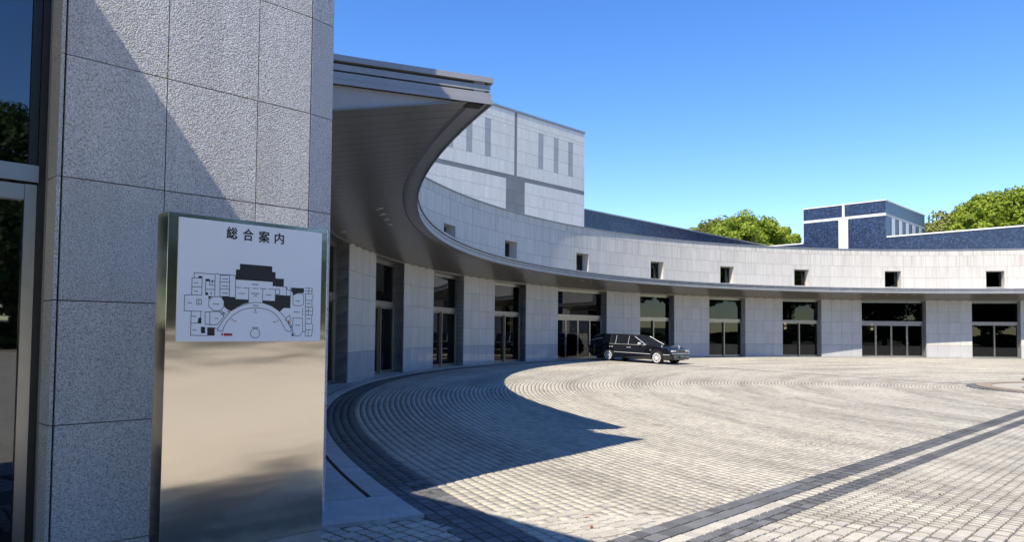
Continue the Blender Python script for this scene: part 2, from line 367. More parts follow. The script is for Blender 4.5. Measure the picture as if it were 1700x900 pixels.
# --- roundabout
isl = empty('roundabout', ISL); tag(isl, kind='structure')
BRWN = granite('roundabout_kerb_stone', (.27, .21, .15), .8, 60, .2, .01, .3, (.7, 1.15), 60, (.9, 1.1))
BEI = granite('roundabout_paving', (.34, .31, .26), .8, 60, .3, .01, .3, (.7, 1.2), 20, (.9, 1.1))
km = MB().ring(ISR - .26, ISR - .005, -.05, .02, 0, R_(9.9), 4).mesh('kerb_stone', SETTD)
for i in range(36): ob('kerb_stone', km, isl, rz=R_(10 * i))
km = MB().ring(ISR - .75, ISR - .265, -.05, .05, 0, R_(14.85), 4).mesh('border_stone', BRWN)
for i in range(24): ob('border_stone', km, isl, rz=R_(15 * i))
MB().ring(.01, ISR - .755, -.05, .03, 0, 2 * math.pi, 64).build('island_paving', BEI, isl)
# ================================================================== curved hall
hall = empty('curved_hall'); tag(hall, 'long curved granite hall with glass doors, deep metal canopy and small square upper windows', 'building')
KLO, KHI = -18, 90                                           # panel columns modelled (phi 206.6 .. 54.5)
opens = [(-16, -12), (-8, -4), (0 - 4, 0), (4, 8), (12, 16), (20, 24), (28, 34), (38, 42), (46, 50), (54, 58), (62, 68), (72, 76), (80, 84)]
opens = [o for o in opens if o[0] != -8]
opens[0] = (-12, -8)
ok = set(); [ok.update(range(a_, b_)) for a_, b_ in opens]
D = .35
# lower wall core + panels
prev = KLO
for a_, b_ in opens + [(KHI, KHI)]:
    if a_ > prev:
        MB().ring(R + .03, R + .62, 0, 4.3, phi(a_), phi(prev), max(3, (a_ - prev))).build('pier_core', CORE, hall)
    prev = b_
g = .005
def panel(z0, z1, mat, name, a0=0., a1=None, r=R, th=.032):
    a1 = Q if a1 is None else a1; b = MB(); ga = g / r
    b.ring(r, r + th, z0 + g, z1 - g, a0 + ga, a1 - ga, 1); return b.mesh(name, mat)
low = [panel(0.021, B0, G_POL, 'base_panel')] + [panel(B0 + i * CO, B0 + (i + 1) * CO, G_POL if i == 0 else G_WALL, 'pier_panel') for i in range(5)]
for k in range(KLO, KHI):
    if k in ok: continue
    for i, m in enumerate(low): ob('base_panel' if i == 0 else 'pier_panel', m, hall, rz=phi(k + 1))
MB().ring(R, R + .05, 4.01, 4.052, phi(KHI), phi(KLO), 110).build('wall_head_trim', ALU, hall)
# upper wall
Z4 = B0 + 5 * CO; ZJ = [Z4, Z4 + CO, Z4 + 2 * CO, Z4 + 3 * CO, Z4 + 4 * CO, 7.61]
WT, WB = 6.12, 4.98; WH = R_(1.045)
win = [-10, -2, 6, 14, 22, 31, 40, 48, 56, 65, 74, 82]
KU = -17
def zone(z0, z1): MB().ring(R + .03, R + .55, z0, z1, phi(KHI), phi(KU), 120).build('upper_wall_core', CORE, hall)
zone(4.3, WB - .02); zone(WT + .02, 7.6)
edges = [phi(KU)]
for k in win: edges += [phi(k) + WH + .0006, phi(k) - WH - .0006]
edges.append(phi(KHI))
for i in range(0, len(edges), 2):
    if edges[i] > edges[i + 1]: MB().ring(R + .03, R + .55, WB - .02, WT + .02, edges[i + 1], edges[i], 8).build('upper_wall_core', CORE, hall)
up_ = [panel(ZJ[i], ZJ[i + 1], G_UP, 'cladding_panel') for i in range(5)]
rest = MB()
def notch(side_, i):                                         # cladding piece beside / above a window
    b = MB(); ga = g / R; z0, z1 = ZJ[i] + g, ZJ[i + 1] - g
    a0, a1 = (WH, Q - ga) if side_ > 0 else (-Q + ga, -WH)
    b.ring(R, R + .032, max(z0, ZJ[i] + g), min(z1, WT) if z1 > WT else z1, a0, a1, 1)
    if z1 > WT: b.ring(R, R + .032, WT, z1, ga if side_ > 0 else -Q + ga, Q - ga if side_ > 0 else -ga, 1)
    return b.mesh('cladding_panel', G_UP)
for k in range(KU, KHI):
    for i in range(5):
        wk = next((q for q in win if k in (q - 1, q)), None)
        if wk is not None and i in (1, 2):
            ob('cladding_panel', notch(1 if k == wk - 1 else -1, i), hall, rz=phi(wk))
        elif i == 0 or not (4 <= k <= 77):
            rest.ring(R, R + .032, ZJ[i] + g, ZJ[i + 1] - g, phi(k + 1) + g / R, phi(k) - g / R, 1)
        else: ob('cladding_panel', up_[i], hall, rz=phi(k + 1))
tag(rest.build('cladding_field', G_WALL, hall), kind='stuff')
cop = MB().sweep([(R - .05, 7.612), (R - .05, 7.665), (R + .5, 7.70), (R + .5, 7.60), (R + .0, 7.60), (R, 7.612)], R_(.01), 5 * Q - R_(.01), 5).mesh('coping_segment', COPING)
for k in range(KU, KHI, 5): ob('coping_segment', cop, hall, rz=phi(k + 5))
MB().ring(R, 36, 4.05, 7.62, phi(KU) + .001, R_(203.9), 4).build('end_block', G_WALL, hall)
MB().ring(R + .4, 40.5, 7.2, 7.4, phi(KHI), phi(KU), 60).build('roof', plain('roof_membrane', (.3, .3, .3), .8), hall)
MB().ring(40, 40.4, -.3, 7.3, phi(KHI), phi(KU), 60).build('rear_wall', G_WALL, hall)
rev = MB()
r0, r1 = R + .001, R + .56
for a0, a1 in ((WH, WH + .0012), (-WH - .0012, -WH)): rev.ring(r0, r1, WB - .03, WT + .03, a0, a1, 1)
rev.ring(r0, r1, WT, WT + .035, -WH, WH, 1); rev.ring(r0, r1, WB - .035, WB, -WH, WH, 1)
rev = rev.mesh('window', G_WALL)
wf = MB(); rf0, rf1 = R + .44, R + .50; fw = .05 / R
wf.ring(rf0, rf1, WB, WT, WH - fw, WH, 1); wf.ring(rf0, rf1, WB, WT, -WH, -WH + fw, 1)
wf.ring(rf0, rf1, WT - .06, WT, -WH + fw, WH - fw, 1); wf.ring(rf0, rf1, WB, WB + .05, -WH + fw, WH - fw, 1)
wf = wf.mesh('frame', ALU); wp = MB().ring(R + .465, R + .473, WB + .05, WT - .06, -WH + fw, WH - fw, 1).mesh('pane', GLASS)
wd_ = MB().ring(R + 1.2, R + 1.25, WB - .5, WT + .5, -2 * WH, 2 * WH, 1).mesh('dark_backing', DARK)  # near-black sheet added behind the pane, standing in for the unlit room
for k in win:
    o = ob('window', rev, hall, rz=phi(k)); ob('frame', wf, o); ob('pane', wp, o); ob('dark_backing', wd_, o)
# lobby behind the glass
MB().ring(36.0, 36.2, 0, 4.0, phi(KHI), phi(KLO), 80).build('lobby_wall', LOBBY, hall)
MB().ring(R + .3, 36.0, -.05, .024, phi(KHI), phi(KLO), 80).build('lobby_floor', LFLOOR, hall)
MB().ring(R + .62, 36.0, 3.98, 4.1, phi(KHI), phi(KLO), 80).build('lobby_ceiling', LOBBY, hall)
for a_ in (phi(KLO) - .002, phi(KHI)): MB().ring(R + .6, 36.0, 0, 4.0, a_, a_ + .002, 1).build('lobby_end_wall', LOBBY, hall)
# glazed entrances
jm = {}
for sgn in (1, -1):
    for i in range(6):
        z0, z1 = (0.021, B0) if i == 0 else (B0 + (i - 1) * CO, B0 + i * CO)
        b = MB(); b.box(.034, .66, -.032 if sgn > 0 else 0, 0 if sgn > 0 else .032, z0 + g, z1 - g); jm[sgn, i] = b.mesh('jamb_panel', G_POL if i < 2 else G_WALL)
TB, TT = 2.36, 2.56
def entrance(k0, k1):
    wide = k1 - k0 == 6; pc = (phi(k0) + phi(k1)) / 2; ha = (k1 - k0) * Q / 2
    for sgn, a_ in ((1, phi(k1)), (-1, phi(k0))):
        for i in range(6):
            o = ob('jamb_panel', jm[sgn, i], hall); o.location = (R * math.cos(a_), R * math.sin(a_), 0); o.rotation_euler = (0, 0, a_)
    rc = (R + D) * math.cos(ha); hw = R * math.sin(ha) + .012 - .002
    # local frame: x outward (away from the plaza), y along the wall
    fr = MB(); J = .055
    fr.box(rc, rc + .12, hw - J, hw, .02, 4.0); fr.box(rc, rc + .12, -hw, -hw + J, .02, 4.0)
    fr.box(rc - .04, rc + .14, -hw + J, hw - J, TB, TT)
    fr.box(rc, rc + .12, -hw + J, hw - J, 3.86, 4.0)
    fr.box(rc, rc + .12, -hw + J, hw - J, .02, .05)
    e = fr.build('entrance', FRAME, hall, rz=pc)
    MB().box(rc + .05, rc + .06, -hw + J, hw - J, TT, 3.86).build('transom_pane', GLASS, e)
    MB().box(R + .035, rc + .3, -hw, hw, 4.0, 4.012).build('entrance_soffit', ALU, e)
    n = 4 if wide else 2; wl = (2 * hw - 2 * J) / n
    for i in range(n):
        y0 = -hw + J + i * wl; y1 = y0 + wl; off = .0 if (i % 2 == 0 or wide) else .05
        b = MB(); st = .06 if wide else .045
        b.box(rc + .03 + off, rc + .075 + off, y0 + .003, y0 + st, .055, TB - .003); b.box(rc + .03 + off, rc + .075 + off, y1 - st, y1 - .003, .055, TB - .003)
        b.box(rc + .03 + off, rc + .075 + off, y0 + st, y1 - st, TB - (.12 if wide else .05), TB - .003); b.box(rc + .03 + off, rc + .075 + off, y0 + st, y1 - st, .055, .13)
        d = b.build('door_leaf', FRAME, e)
        MB().box(rc + .05 + off, rc + .056 + off, y0 + st, y1 - st, .13, TB - (.12 if wide else .05)).build('door_pane', GLASS, e)
        if wide:
            hy = y1 - .03 if i % 2 == 0 else y0 + .03; hz = 1.05 if i in (0, 3) else 1.45
            h = MB(); h.cyl((rc + .03, hy, hz), (rc - .02, hy, hz), .028, n=10); h.cyl((rc + .03, hy, hz - .11), (rc - .02, hy, hz - .11), .022, n=10)
            h.build('handle', CHROME, e)
    if not wide:
        MB().box(rc - .012, rc + .028, -.035, .035, .05, TB).build('mullion', FRAME, e)
for a_, b_ in opens: entrance(a_, b_)
# canopy
canopy = empty('canopy', parent=hall)
RC = 28.88
prof = [(RC, 4.42), (RC, 4.475), (RC + .03, 4.475), (RC + .03, 4.483), (RC + .02, 4.483), (RC + .02, 4.568), (RC + .10, 4.568), (RC + .10, 4.594), (RC + .03, 4.594), (RC + .03, 4.669),
        (RC + .10, 4.669), (RC + .10, 4.697), (RC - .005, 4.697), (RC - .005, 4.765), (RC + .02, 4.775), (RC + .25, 4.775), (RC + .25, 4.44), (RC + .02, 4.44), (RC + .02, 4.42)]
AEND = R_(202.12); SEG = 5 * Q
fm = MB().sweep(prof, R_(.008), SEG - R_(.008), 8).mesh('fascia_segment', FASC)
a = AEND
while a > R_(58): a -= SEG; ob('fascia_segment', fm, canopy, rz=a)
ALO = a
RB = 29.2
sp1 = MB().sweep([(RC + .03, 4.445), (RB, 4.445), (RB, 4.46), (RC + .03, 4.46)], R_(.01), SEG - R_(.01), 8).mesh('soffit_border', SOFF)
a = AEND
while a > ALO + .01: a -= SEG; ob('soffit_border', sp1, canopy, rz=a)
WJ = .009
b = MB(); b.sweep([(RB + .012, 4.425), (R - .004, 4.055), (R - .004, 4.075), (RB + .012, 4.445)], WJ / 29, Q / 2 - WJ / 29, 2); sm = b.mesh('soffit_panel', SOFF)
a = AEND; n = 0
while a > ALO + Q / 2: a -= Q / 2; ob('soffit_panel', sm, canopy, rz=a)
MB().sweep([(RC + .1, 4.46), (RB, 4.462), (R, 4.09), (R, 4.2), (R, 4.745), (RC + .1, 4.745)], ALO, AEND - .0015, 90).build('canopy_core', DARK, canopy)
MB().sweep([(RC + .2, 4.75), (R, 4.75), (R, 4.80), (RC + .2, 4.776)], ALO, AEND - .001, 90).build('canopy_roof', COPING, canopy)
# radial end of the canopy: local x outward along the end, y = normal of the end
end = empty('canopy_end', parent=canopy, rz=AEND)
ep = [(0, z) if r < RC + .24 else (0, z) for r, z in prof]
pe = [(-(r - RC), z) for r, z in prof]                      # steps seen on the end: step -> offset
b = MB(); k = len(prof)
vv = [(RC + .002 + (r - RC if r < RC + .2 else .25), -(r - RC if r < RC + .2 else .25) + .035, z) for r, z in prof] + [(32.3, -(r - RC if r < RC + .2 else .25) + .035, z) for r, z in prof]
b.add(vv, [tuple(range(k)), tuple(reversed(range(k, 2 * k)))] + [(j, k + j, k + (j + 1) % k, (j + 1) % k) for j in range(k)])
b.build('end_fascia', FASC, end)
MB().prism([(RC + .42, 4.42), (32.2, 4.42), (32.2, 3.87), (R, 4.055)], -.06, -.03).build('end_panel', ENDP, end)
MB().box(RC + .1, 32.2, -.24, -.05, 4.425, 4.74).build('end_fill', DARK, end)
# recessed downlights in the soffit
DLR = MB(); DLR.cyl((0, 0, 0), (0, 0, -.012), .085, .085, 20); DLR = DLR.mesh('downlight', plain('downlight_trim', (.55, .54, .50), .35, .3), False)
DLC = MB(); DLC.cyl((0, 0, -.013), (0, 0, -.016), .062, .06, 16); DLC = DLC.mesh('lens', plain('downlight_lens', (.62, .60, .55), .25))
def soff_z(r): return 4.425 - (r - RB) / (R - RB) * .37
for angs, r in (((186.9, 185.3, 183.7, 182.1), 29.75), ((140.1, 138.4, 136.7, 135.1), 29.6), ((93.2, 91.4, 89.7, 87.8), 29.6), ((182.3,), 30.95)):
    for a_ in angs:
        o = ob('downlight', DLR, canopy, (r * math.cos(R_(a_)), r * math.sin(R_(a_)), soff_z(r)), R_(a_)); o.rotation_euler = (0, .185, R_(a_)); ob('lens', DLC, o)
# two lit wall lamps in the lobby
for a_, lb in ((98.9, 'lit amber lobby wall lamp seen through the doors left of the main entrance'), (87.9, 'lit amber lobby wall lamp seen through the right leaf of the main entrance')):
    t = empty('wall_lamp', (35.9 * math.cos(R_(a_)), 35.9 * math.sin(R_(a_)), 2.2), R_(a_)); tag(t, lb, 'wall lamp', 'lit lamps in the lobby')
    MB().box(-.03, .09, -.04, .04, -.2, .2).build('bracket', FRAMED, t)
    for z in (-.24, .06): MB().cyl((-.09, 0, z), (-.09, 0, z + .18), .10, .10, 12).build('lamp_shade', LAMP, t)
# ================================================================== end pavilion (left foreground)
FA = R_(45.2); A0 = Vector((-29.365, -15.498, 0))
pav = empty('end_pavilion', A0, FA); tag(pav, 'rough granite pier with glazed doorway at the near left end of the curved hall', 'building')
TH = .03; PJ = .0036
def pv(x0, x1, z0, z1, y0=0., y1=TH, name='granite_panel', mat=G_ROUGH, lx=0., rz=0., ly=0.):
    o = MB().box(x0 - lx + PJ, x1 - lx - PJ, y0, y1, z0 + PJ, z1 - PJ).build(name, mat, pav, (lx, ly, 0)); o.rotation_euler = (0, 0, rz); return o
zs = [0.02, B0] + [B0 + CO * (i + 1) for i in range(9)]; zs[-1] = 7.64
for z0, z1 in zip(zs[:-1], zs[1:]):
    for x0, x1 in ((.022, .645), (.645, 1.31), (1.31, 1.757)): pv(x0, x1, z0, z1, lx=x0)
    pv(1.762, 1.762 + .2225, z0, z1, lx=1.762, rz=R_(9.0))                         # strip that turns away at the free corner
    o = MB().box(-.009, .013, .0, .255, z0 + PJ, z1 - PJ).build('return_panel', G_ROUGH, pav)
    o = MB().box(.0, .026, 0.02, 1.0, z0 + PJ, z1 - PJ).build('return_panel', G_ROUGH, pav, (1.955, .066, 0), R_(5))
MB().box(-.0, 2.1, 1.002, 4.2, 0, 7.62).build('rear_block', CORE, pav)
for z0, z1 in zip(zs[:-1], zs[1:]):
    for y0 in (1.02, 1.76, 2.5, 3.24): MB().box(2.1, 2.13, y0 + PJ, y0 + .74 - PJ, z0 + PJ, z1 - PJ).build('return_panel', G_WALL, pav)
MB().box(.03, 1.93, TH + .002, 1.0, 0, 7.64).build('pier_core', JOINT, pav)
MB().box(-.02, 1.97, -.01, 1.05, 7.64, 7.67).build('coping', COPING, pav)
gy = .255
# doorway: frames, transom, header, glass
MB().box(-.062, -.012, gy - .02, gy + .14, .02, 4.3).build('door_frame', FRAMED, pav)
MB().box(-.020, -.0095, gy - .03, gy - .021, .02, 4.3).build('edge_strip', FRAME, pav)
MB().box(-.130, -.064, gy - .012, gy + .06, .02, 2.435).build('mullion', FRAME, pav)
MB().box(-7.2, -.064, gy - .05, gy + .08, 2.446, 2.555).build('transom', FRAME, pav)
MB().box(-7.2, -.134, gy - .02, gy + .06, 2.33, 2.43).build('door_header', FRAME, pav)
MB().box(-7.2, -.133, gy + .02, gy + .03, .05, 2.33).build('door_pane', GLASSL, pav)
MB().box(-7.2, -.114, gy + .02, gy + .03, 2.556, 4.2).build('upper_pane', GLASSL, pav)
MB().box(-.113, -.064, gy - .0, gy + .06, 2.556, 4.3).build('pane_frame', FRAMED, pav)
MB().box(-9.2, -7.2, 0, 1.0, 0, 7.6).build('far_pier', G_ROUGH, pav)
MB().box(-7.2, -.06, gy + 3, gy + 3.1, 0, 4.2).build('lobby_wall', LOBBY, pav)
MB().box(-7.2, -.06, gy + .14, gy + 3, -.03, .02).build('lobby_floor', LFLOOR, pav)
MB().box(-7.2, -.012, .3, gy + 3, 4.3, 7.6).build('upper_wall', G_ROUGH, pav)
pc_ = empty('entrance_canopy', parent=pav)
XR = -.72
MB().box(-5.5, XR, -4.6, .30, 4.42, 4.77).build('canopy_slab', SOFF, pc_)
MB().box(-5.5, XR + .03, -4.66, .28, 4.70, 4.79).build('canopy_lip', FASC, pc_)
# ================================================================== guide sign
SG = Vector((-28.391, -16.058, 0)); sign = empty('guide_sign', SG, FA); tag(sign, 'brushed stainless guide pillar with white floor plan board in front of the granite pier', 'sign')
M = N('brushed_stainless'); v = M.coords(False); mp = M.n('Mapping'); mp.inputs['Scale'].default_value = (1.2, 1, 5.5); M.l(v, mp.inputs[0])
mp2 = M.n('Mapping'); mp2.inputs['Scale'].default_value = (2, 2, 900); M.l(v, mp2.inputs[0])
M.setv(Base_Color=(.88, .80, .67), Metallic=1.0, Roughness=.12)
n1, n2 = M.noise(mp.outputs[0], 1.0, 2, .4), M.noise(mp2.outputs[0], 1.0, 1)
b1 = M.n('Bump'); b1.inputs['Strength'].default_value = .22; b1.inputs['Distance'].default_value = .012; M.l(n1, b1.inputs['Height'])
b2 = M.n('Bump'); b2.inputs['Strength'].default_value = .035; b2.inputs['Distance'].default_value = .0006; M.l(n2, b2.inputs['Height']); M.l(b1.outputs[0], b2.inputs['Normal']); M.l(b2.outputs[0], M.b.inputs['Normal'])
STEEL = M.m
MB().box(0, 1.0, 0, .16, .225, 2.16).build('housing', STEEL, sign, bevel=.0015)
MB().box(.004, .996, .004, .156, 0.0, .222).build('plinth', plain('plinth_stone', (.30, .29, .28), .35), sign)
BOARD = plain('white_acrylic', (.88, .89, .90), .25, var=.01)
BX0, BX1, BZ0, BZ1 = .057, .955, 1.434, 2.135
MB().box(BX0, BX1, -.006, .0, BZ0, BZ1).build('board', BOARD, sign)
INK = plain('black_print', (.012, .012, .013), .4); REDP = plain('red_print', (.45, .02, .03), .4); BLUP = plain('blue_print', (.03, .08, .3), .4)
def U(p): return p
FILLS = [[(0.4118, 1.8955), (0.6162, 1.8942), (0.6171, 1.8602), (0.639, 1.8596), (0.64, 1.8214), (0.6955, 1.8216), (0.6945, 1.7725), (0.6235, 1.774), (0.6218, 1.7996), (0.3886, 1.8014), (0.3892, 1.861), (0.4126, 1.8607)], [(0.3062, 1.6957), (0.3903, 1.6953), (0.3896, 1.6824), (0.4698, 1.6825), (0.4702, 1.6655), (0.4353, 1.6542), (0.3999, 1.6362), (0.3651, 1.6124), (0.3449, 1.6197), (0.3246, 1.6358), (0.3197, 1.6699)], [(0.5586, 1.6788), (0.6411, 1.6809), (0.6424, 1.7202), (0.7431, 1.7193), (0.7427, 1.6406), (0.6976, 1.6403), (0.6714, 1.6157), (0.6489, 1.6306), (0.6155, 1.6501), (0.5611, 1.6657)], [(0.7465, 1.7699), (0.8342, 1.7701), (0.8349, 1.7403), (0.7931, 1.7384), (0.7591, 1.72), (0.7563, 1.7388), (0.747, 1.7489)], [(0.2282, 1.5153), (0.2707, 1.5138), (0.2719, 1.4674), (0.2295, 1.4672)], [(0.1919, 1.5177), (0.2157, 1.517), (0.2167, 1.4806), (0.1929, 1.4805)], [(0.1711, 1.8077), (0.1919, 1.808), (0.1922, 1.7965), (0.1714, 1.7962)], [(0.2114, 1.7938), (0.2354, 1.7933), (0.2357, 1.7827), (0.2117, 1.7823)], [(0.2134, 1.7159), (0.2278, 1.7156), (0.2282, 1.7002), (0.2138, 1.7005)], [(0.1774, 1.569), (0.1934, 1.5694), (0.1943, 1.5359), (0.1725, 1.5375)], [(0.7552, 1.4921), (0.7741, 1.466), (0.7558, 1.4659)], [(0.2293, 1.6954), (0.2525, 1.6945), (0.2317, 1.6762)]]
LINES = [[(0.1469, 1.7967), (0.1462, 1.8252), (0.2705, 1.8236), (0.2802, 1.8282), (0.2901, 1.8239), (0.385, 1.824)], [(0.147, 1.7957), (0.1349, 1.795), (0.1356, 1.6981), (0.0959, 1.6954), (0.0964, 1.6068), (0.1352, 1.606), (0.1351, 1.4688), (0.2295, 1.4672)], [(0.1362, 1.7437), (0.1907, 1.7456)], [(0.1356, 1.6981), (0.1919, 1.6986)], [(0.1349, 1.795), (0.1894, 1.7964)], [(0.1913, 1.7946), (0.1919, 1.6986)], [(0.1333, 1.5369), (0.1914, 1.5387)], [(0.1352, 1.606), (0.1944, 1.6058)], [(0.1896, 1.6075), (0.1895, 1.5387)], [(0.1643, 1.6736), (0.1897, 1.6746), (0.1905, 1.6459), (0.165, 1.645), (0.1643, 1.6736)], [(0.1765, 1.674), (0.1772, 1.6454)], [(0.2658, 1.8185), (0.266, 1.697)], [(0.2951, 1.8203), (0.2964, 1.6963)], [(0.2951, 1.8203), (0.3518, 1.8219)], [(0.2961, 1.7813), (0.3508, 1.7824)], [(0.2972, 1.7393), (0.3518, 1.74)], [(0.2964, 1.6963), (0.3529, 1.6977)], [(0.3518, 1.8219), (0.3529, 1.6977)], [(0.385, 1.824), (0.3876, 1.8013)], [(0.2117, 1.7813), (0.2638, 1.7833)], [(0.213, 1.7332), (0.265, 1.7348)], [(0.2117, 1.7813), (0.2138, 1.6996)], [(0.2357, 1.7827), (0.2363, 1.7585), (0.2644, 1.7591)], [(0.2525, 1.6916), (0.3013, 1.6936), (0.3217, 1.6699), (0.3206, 1.6356), (0.3005, 1.6126), (0.2614, 1.6115), (0.2337, 1.6358), (0.2329, 1.6666), (0.2525, 1.6916)], [(0.2135, 1.6034), (0.2153, 1.5314), (0.2422, 1.5318), (0.2403, 1.6041), (0.2135, 1.6034)], [(0.2403, 1.606), (0.2957, 1.6075), (0.324, 1.5799), (0.2878, 1.5325), (0.2394, 1.5289)], [(0.3054, 1.6127), (0.3356, 1.592)], [(0.2957, 1.6075), (0.3258, 1.5868)], [(0.2888, 1.4936), (0.2884, 1.5082), (0.3263, 1.5673), (0.3631, 1.6123), (0.4151, 1.6416), (0.4661, 1.6603), (0.5131, 1.669), (0.561, 1.6677), (0.6044, 1.66), (0.6487, 1.6378), (0.6736, 1.6157), (0.7056, 1.5854), (0.7313, 1.5473), (0.755, 1.5026), (0.7359, 1.493), (0.7154, 1.5022)], [(0.2887, 1.4985), (0.3164, 1.4919), (0.3274, 1.5233), (0.3417, 1.548), (0.3758, 1.588), (0.4259, 1.6191), (0.4669, 1.6312), (0.5139, 1.6367), (0.5565, 1.634), (0.5943, 1.6269), (0.6274, 1.6124), (0.6498, 1.5945), (0.6747, 1.5692), (0.6933, 1.5384), (0.7154, 1.5022)], [(0.3886, 1.8014), (0.3886, 1.6824), (0.4698, 1.6825)], [(0.5585, 1.6809), (0.64, 1.6808), (0.6416, 1.7542), (0.6681, 1.7555), (0.6688, 1.7244), (0.6423, 1.7212)], [(0.3898, 1.7538), (0.4225, 1.7535)], [(0.4379, 1.7533), (0.4743, 1.7531)], [(0.4952, 1.7531), (0.5269, 1.7537)], [(0.5429, 1.7535), (0.5805, 1.7533)], [(0.5967, 1.7531), (0.6416, 1.7532)], [(0.4702, 1.7509), (0.4702, 1.6665)], [(0.559, 1.7502), (0.5578, 1.6696)], [(0.6229, 1.7997), (0.6236, 1.7719)], [(0.3886, 1.8014), (0.6229, 1.7997)], [(0.6455, 1.773), (0.7124, 1.7734), (0.7136, 1.7233)], [(0.7181, 1.7705), (0.7197, 1.7528), (0.7424, 1.7518), (0.7419, 1.7697)], [(0.7431, 1.7193), (0.7447, 1.7488)], [(0.7591, 1.72), (0.7603, 1.6654), (0.7742, 1.6574), (0.8181, 1.6589), (0.8319, 1.6678), (0.833, 1.721), (0.8222, 1.7365), (0.7759, 1.7344), (0.7591, 1.72)], [(0.7623, 1.5814), (0.8281, 1.5796), (0.83, 1.4958), (0.8109, 1.4682), (0.7821, 1.4681), (0.7608, 1.4953), (0.7623, 1.5814)], [(0.8447, 1.7727), (0.892, 1.773), (0.8905, 1.7364), (0.8456, 1.7365), (0.8494, 1.4662), (0.893, 1.4664), (0.8993, 1.5049), (0.8508, 1.5066)], [(0.8683, 1.7729), (0.8679, 1.7364)], [(0.8452, 1.7535), (0.8901, 1.7535)], [(0.8989, 1.7324), (0.8973, 1.7001)], [(0.8465, 1.695), (0.8914, 1.6956), (0.8924, 1.6516)], [(0.8475, 1.6524), (0.8984, 1.6508), (0.8983, 1.6003), (0.8486, 1.6023)], [(0.8687, 1.652), (0.8686, 1.6017)], [(0.8481, 1.6257), (0.8977, 1.626)], [(0.8924, 1.597), (0.8912, 1.5445), (0.8499, 1.546)], [(0.9008, 1.5414), (0.9005, 1.5049)], [(0.8708, 1.5057), (0.8693, 1.4663)], [(0.8266, 1.6432), (0.8277, 1.5955)], [(0.83, 1.4958), (0.8487, 1.4938)], [(0.7117, 1.5647), (0.7224, 1.5857), (0.7369, 1.5965), (0.7441, 1.581), (0.7428, 1.5391), (0.7313, 1.5473)], [(0.7139, 1.5647), (0.7345, 1.5515)], [(0.5463, 1.4825), (0.5454, 1.4752), (0.5426, 1.4683), (0.538, 1.4625), (0.532, 1.4579), (0.5249, 1.4551), (0.5173, 1.4541), (0.5096, 1.4551), (0.5025, 1.4579), (0.4963, 1.4623), (0.4915, 1.4681), (0.4884, 1.4749), (0.4872, 1.4822), (0.488, 1.4895), (0.4908, 1.4963), (0.4953, 1.5021), (0.5013, 1.5066), (0.5083, 1.5095), (0.5159, 1.5106), (0.5236, 1.5097), (0.5308, 1.5069), (0.5371, 1.5025), (0.5419, 1.4967), (0.5451, 1.4899), (0.5463, 1.4825)]]
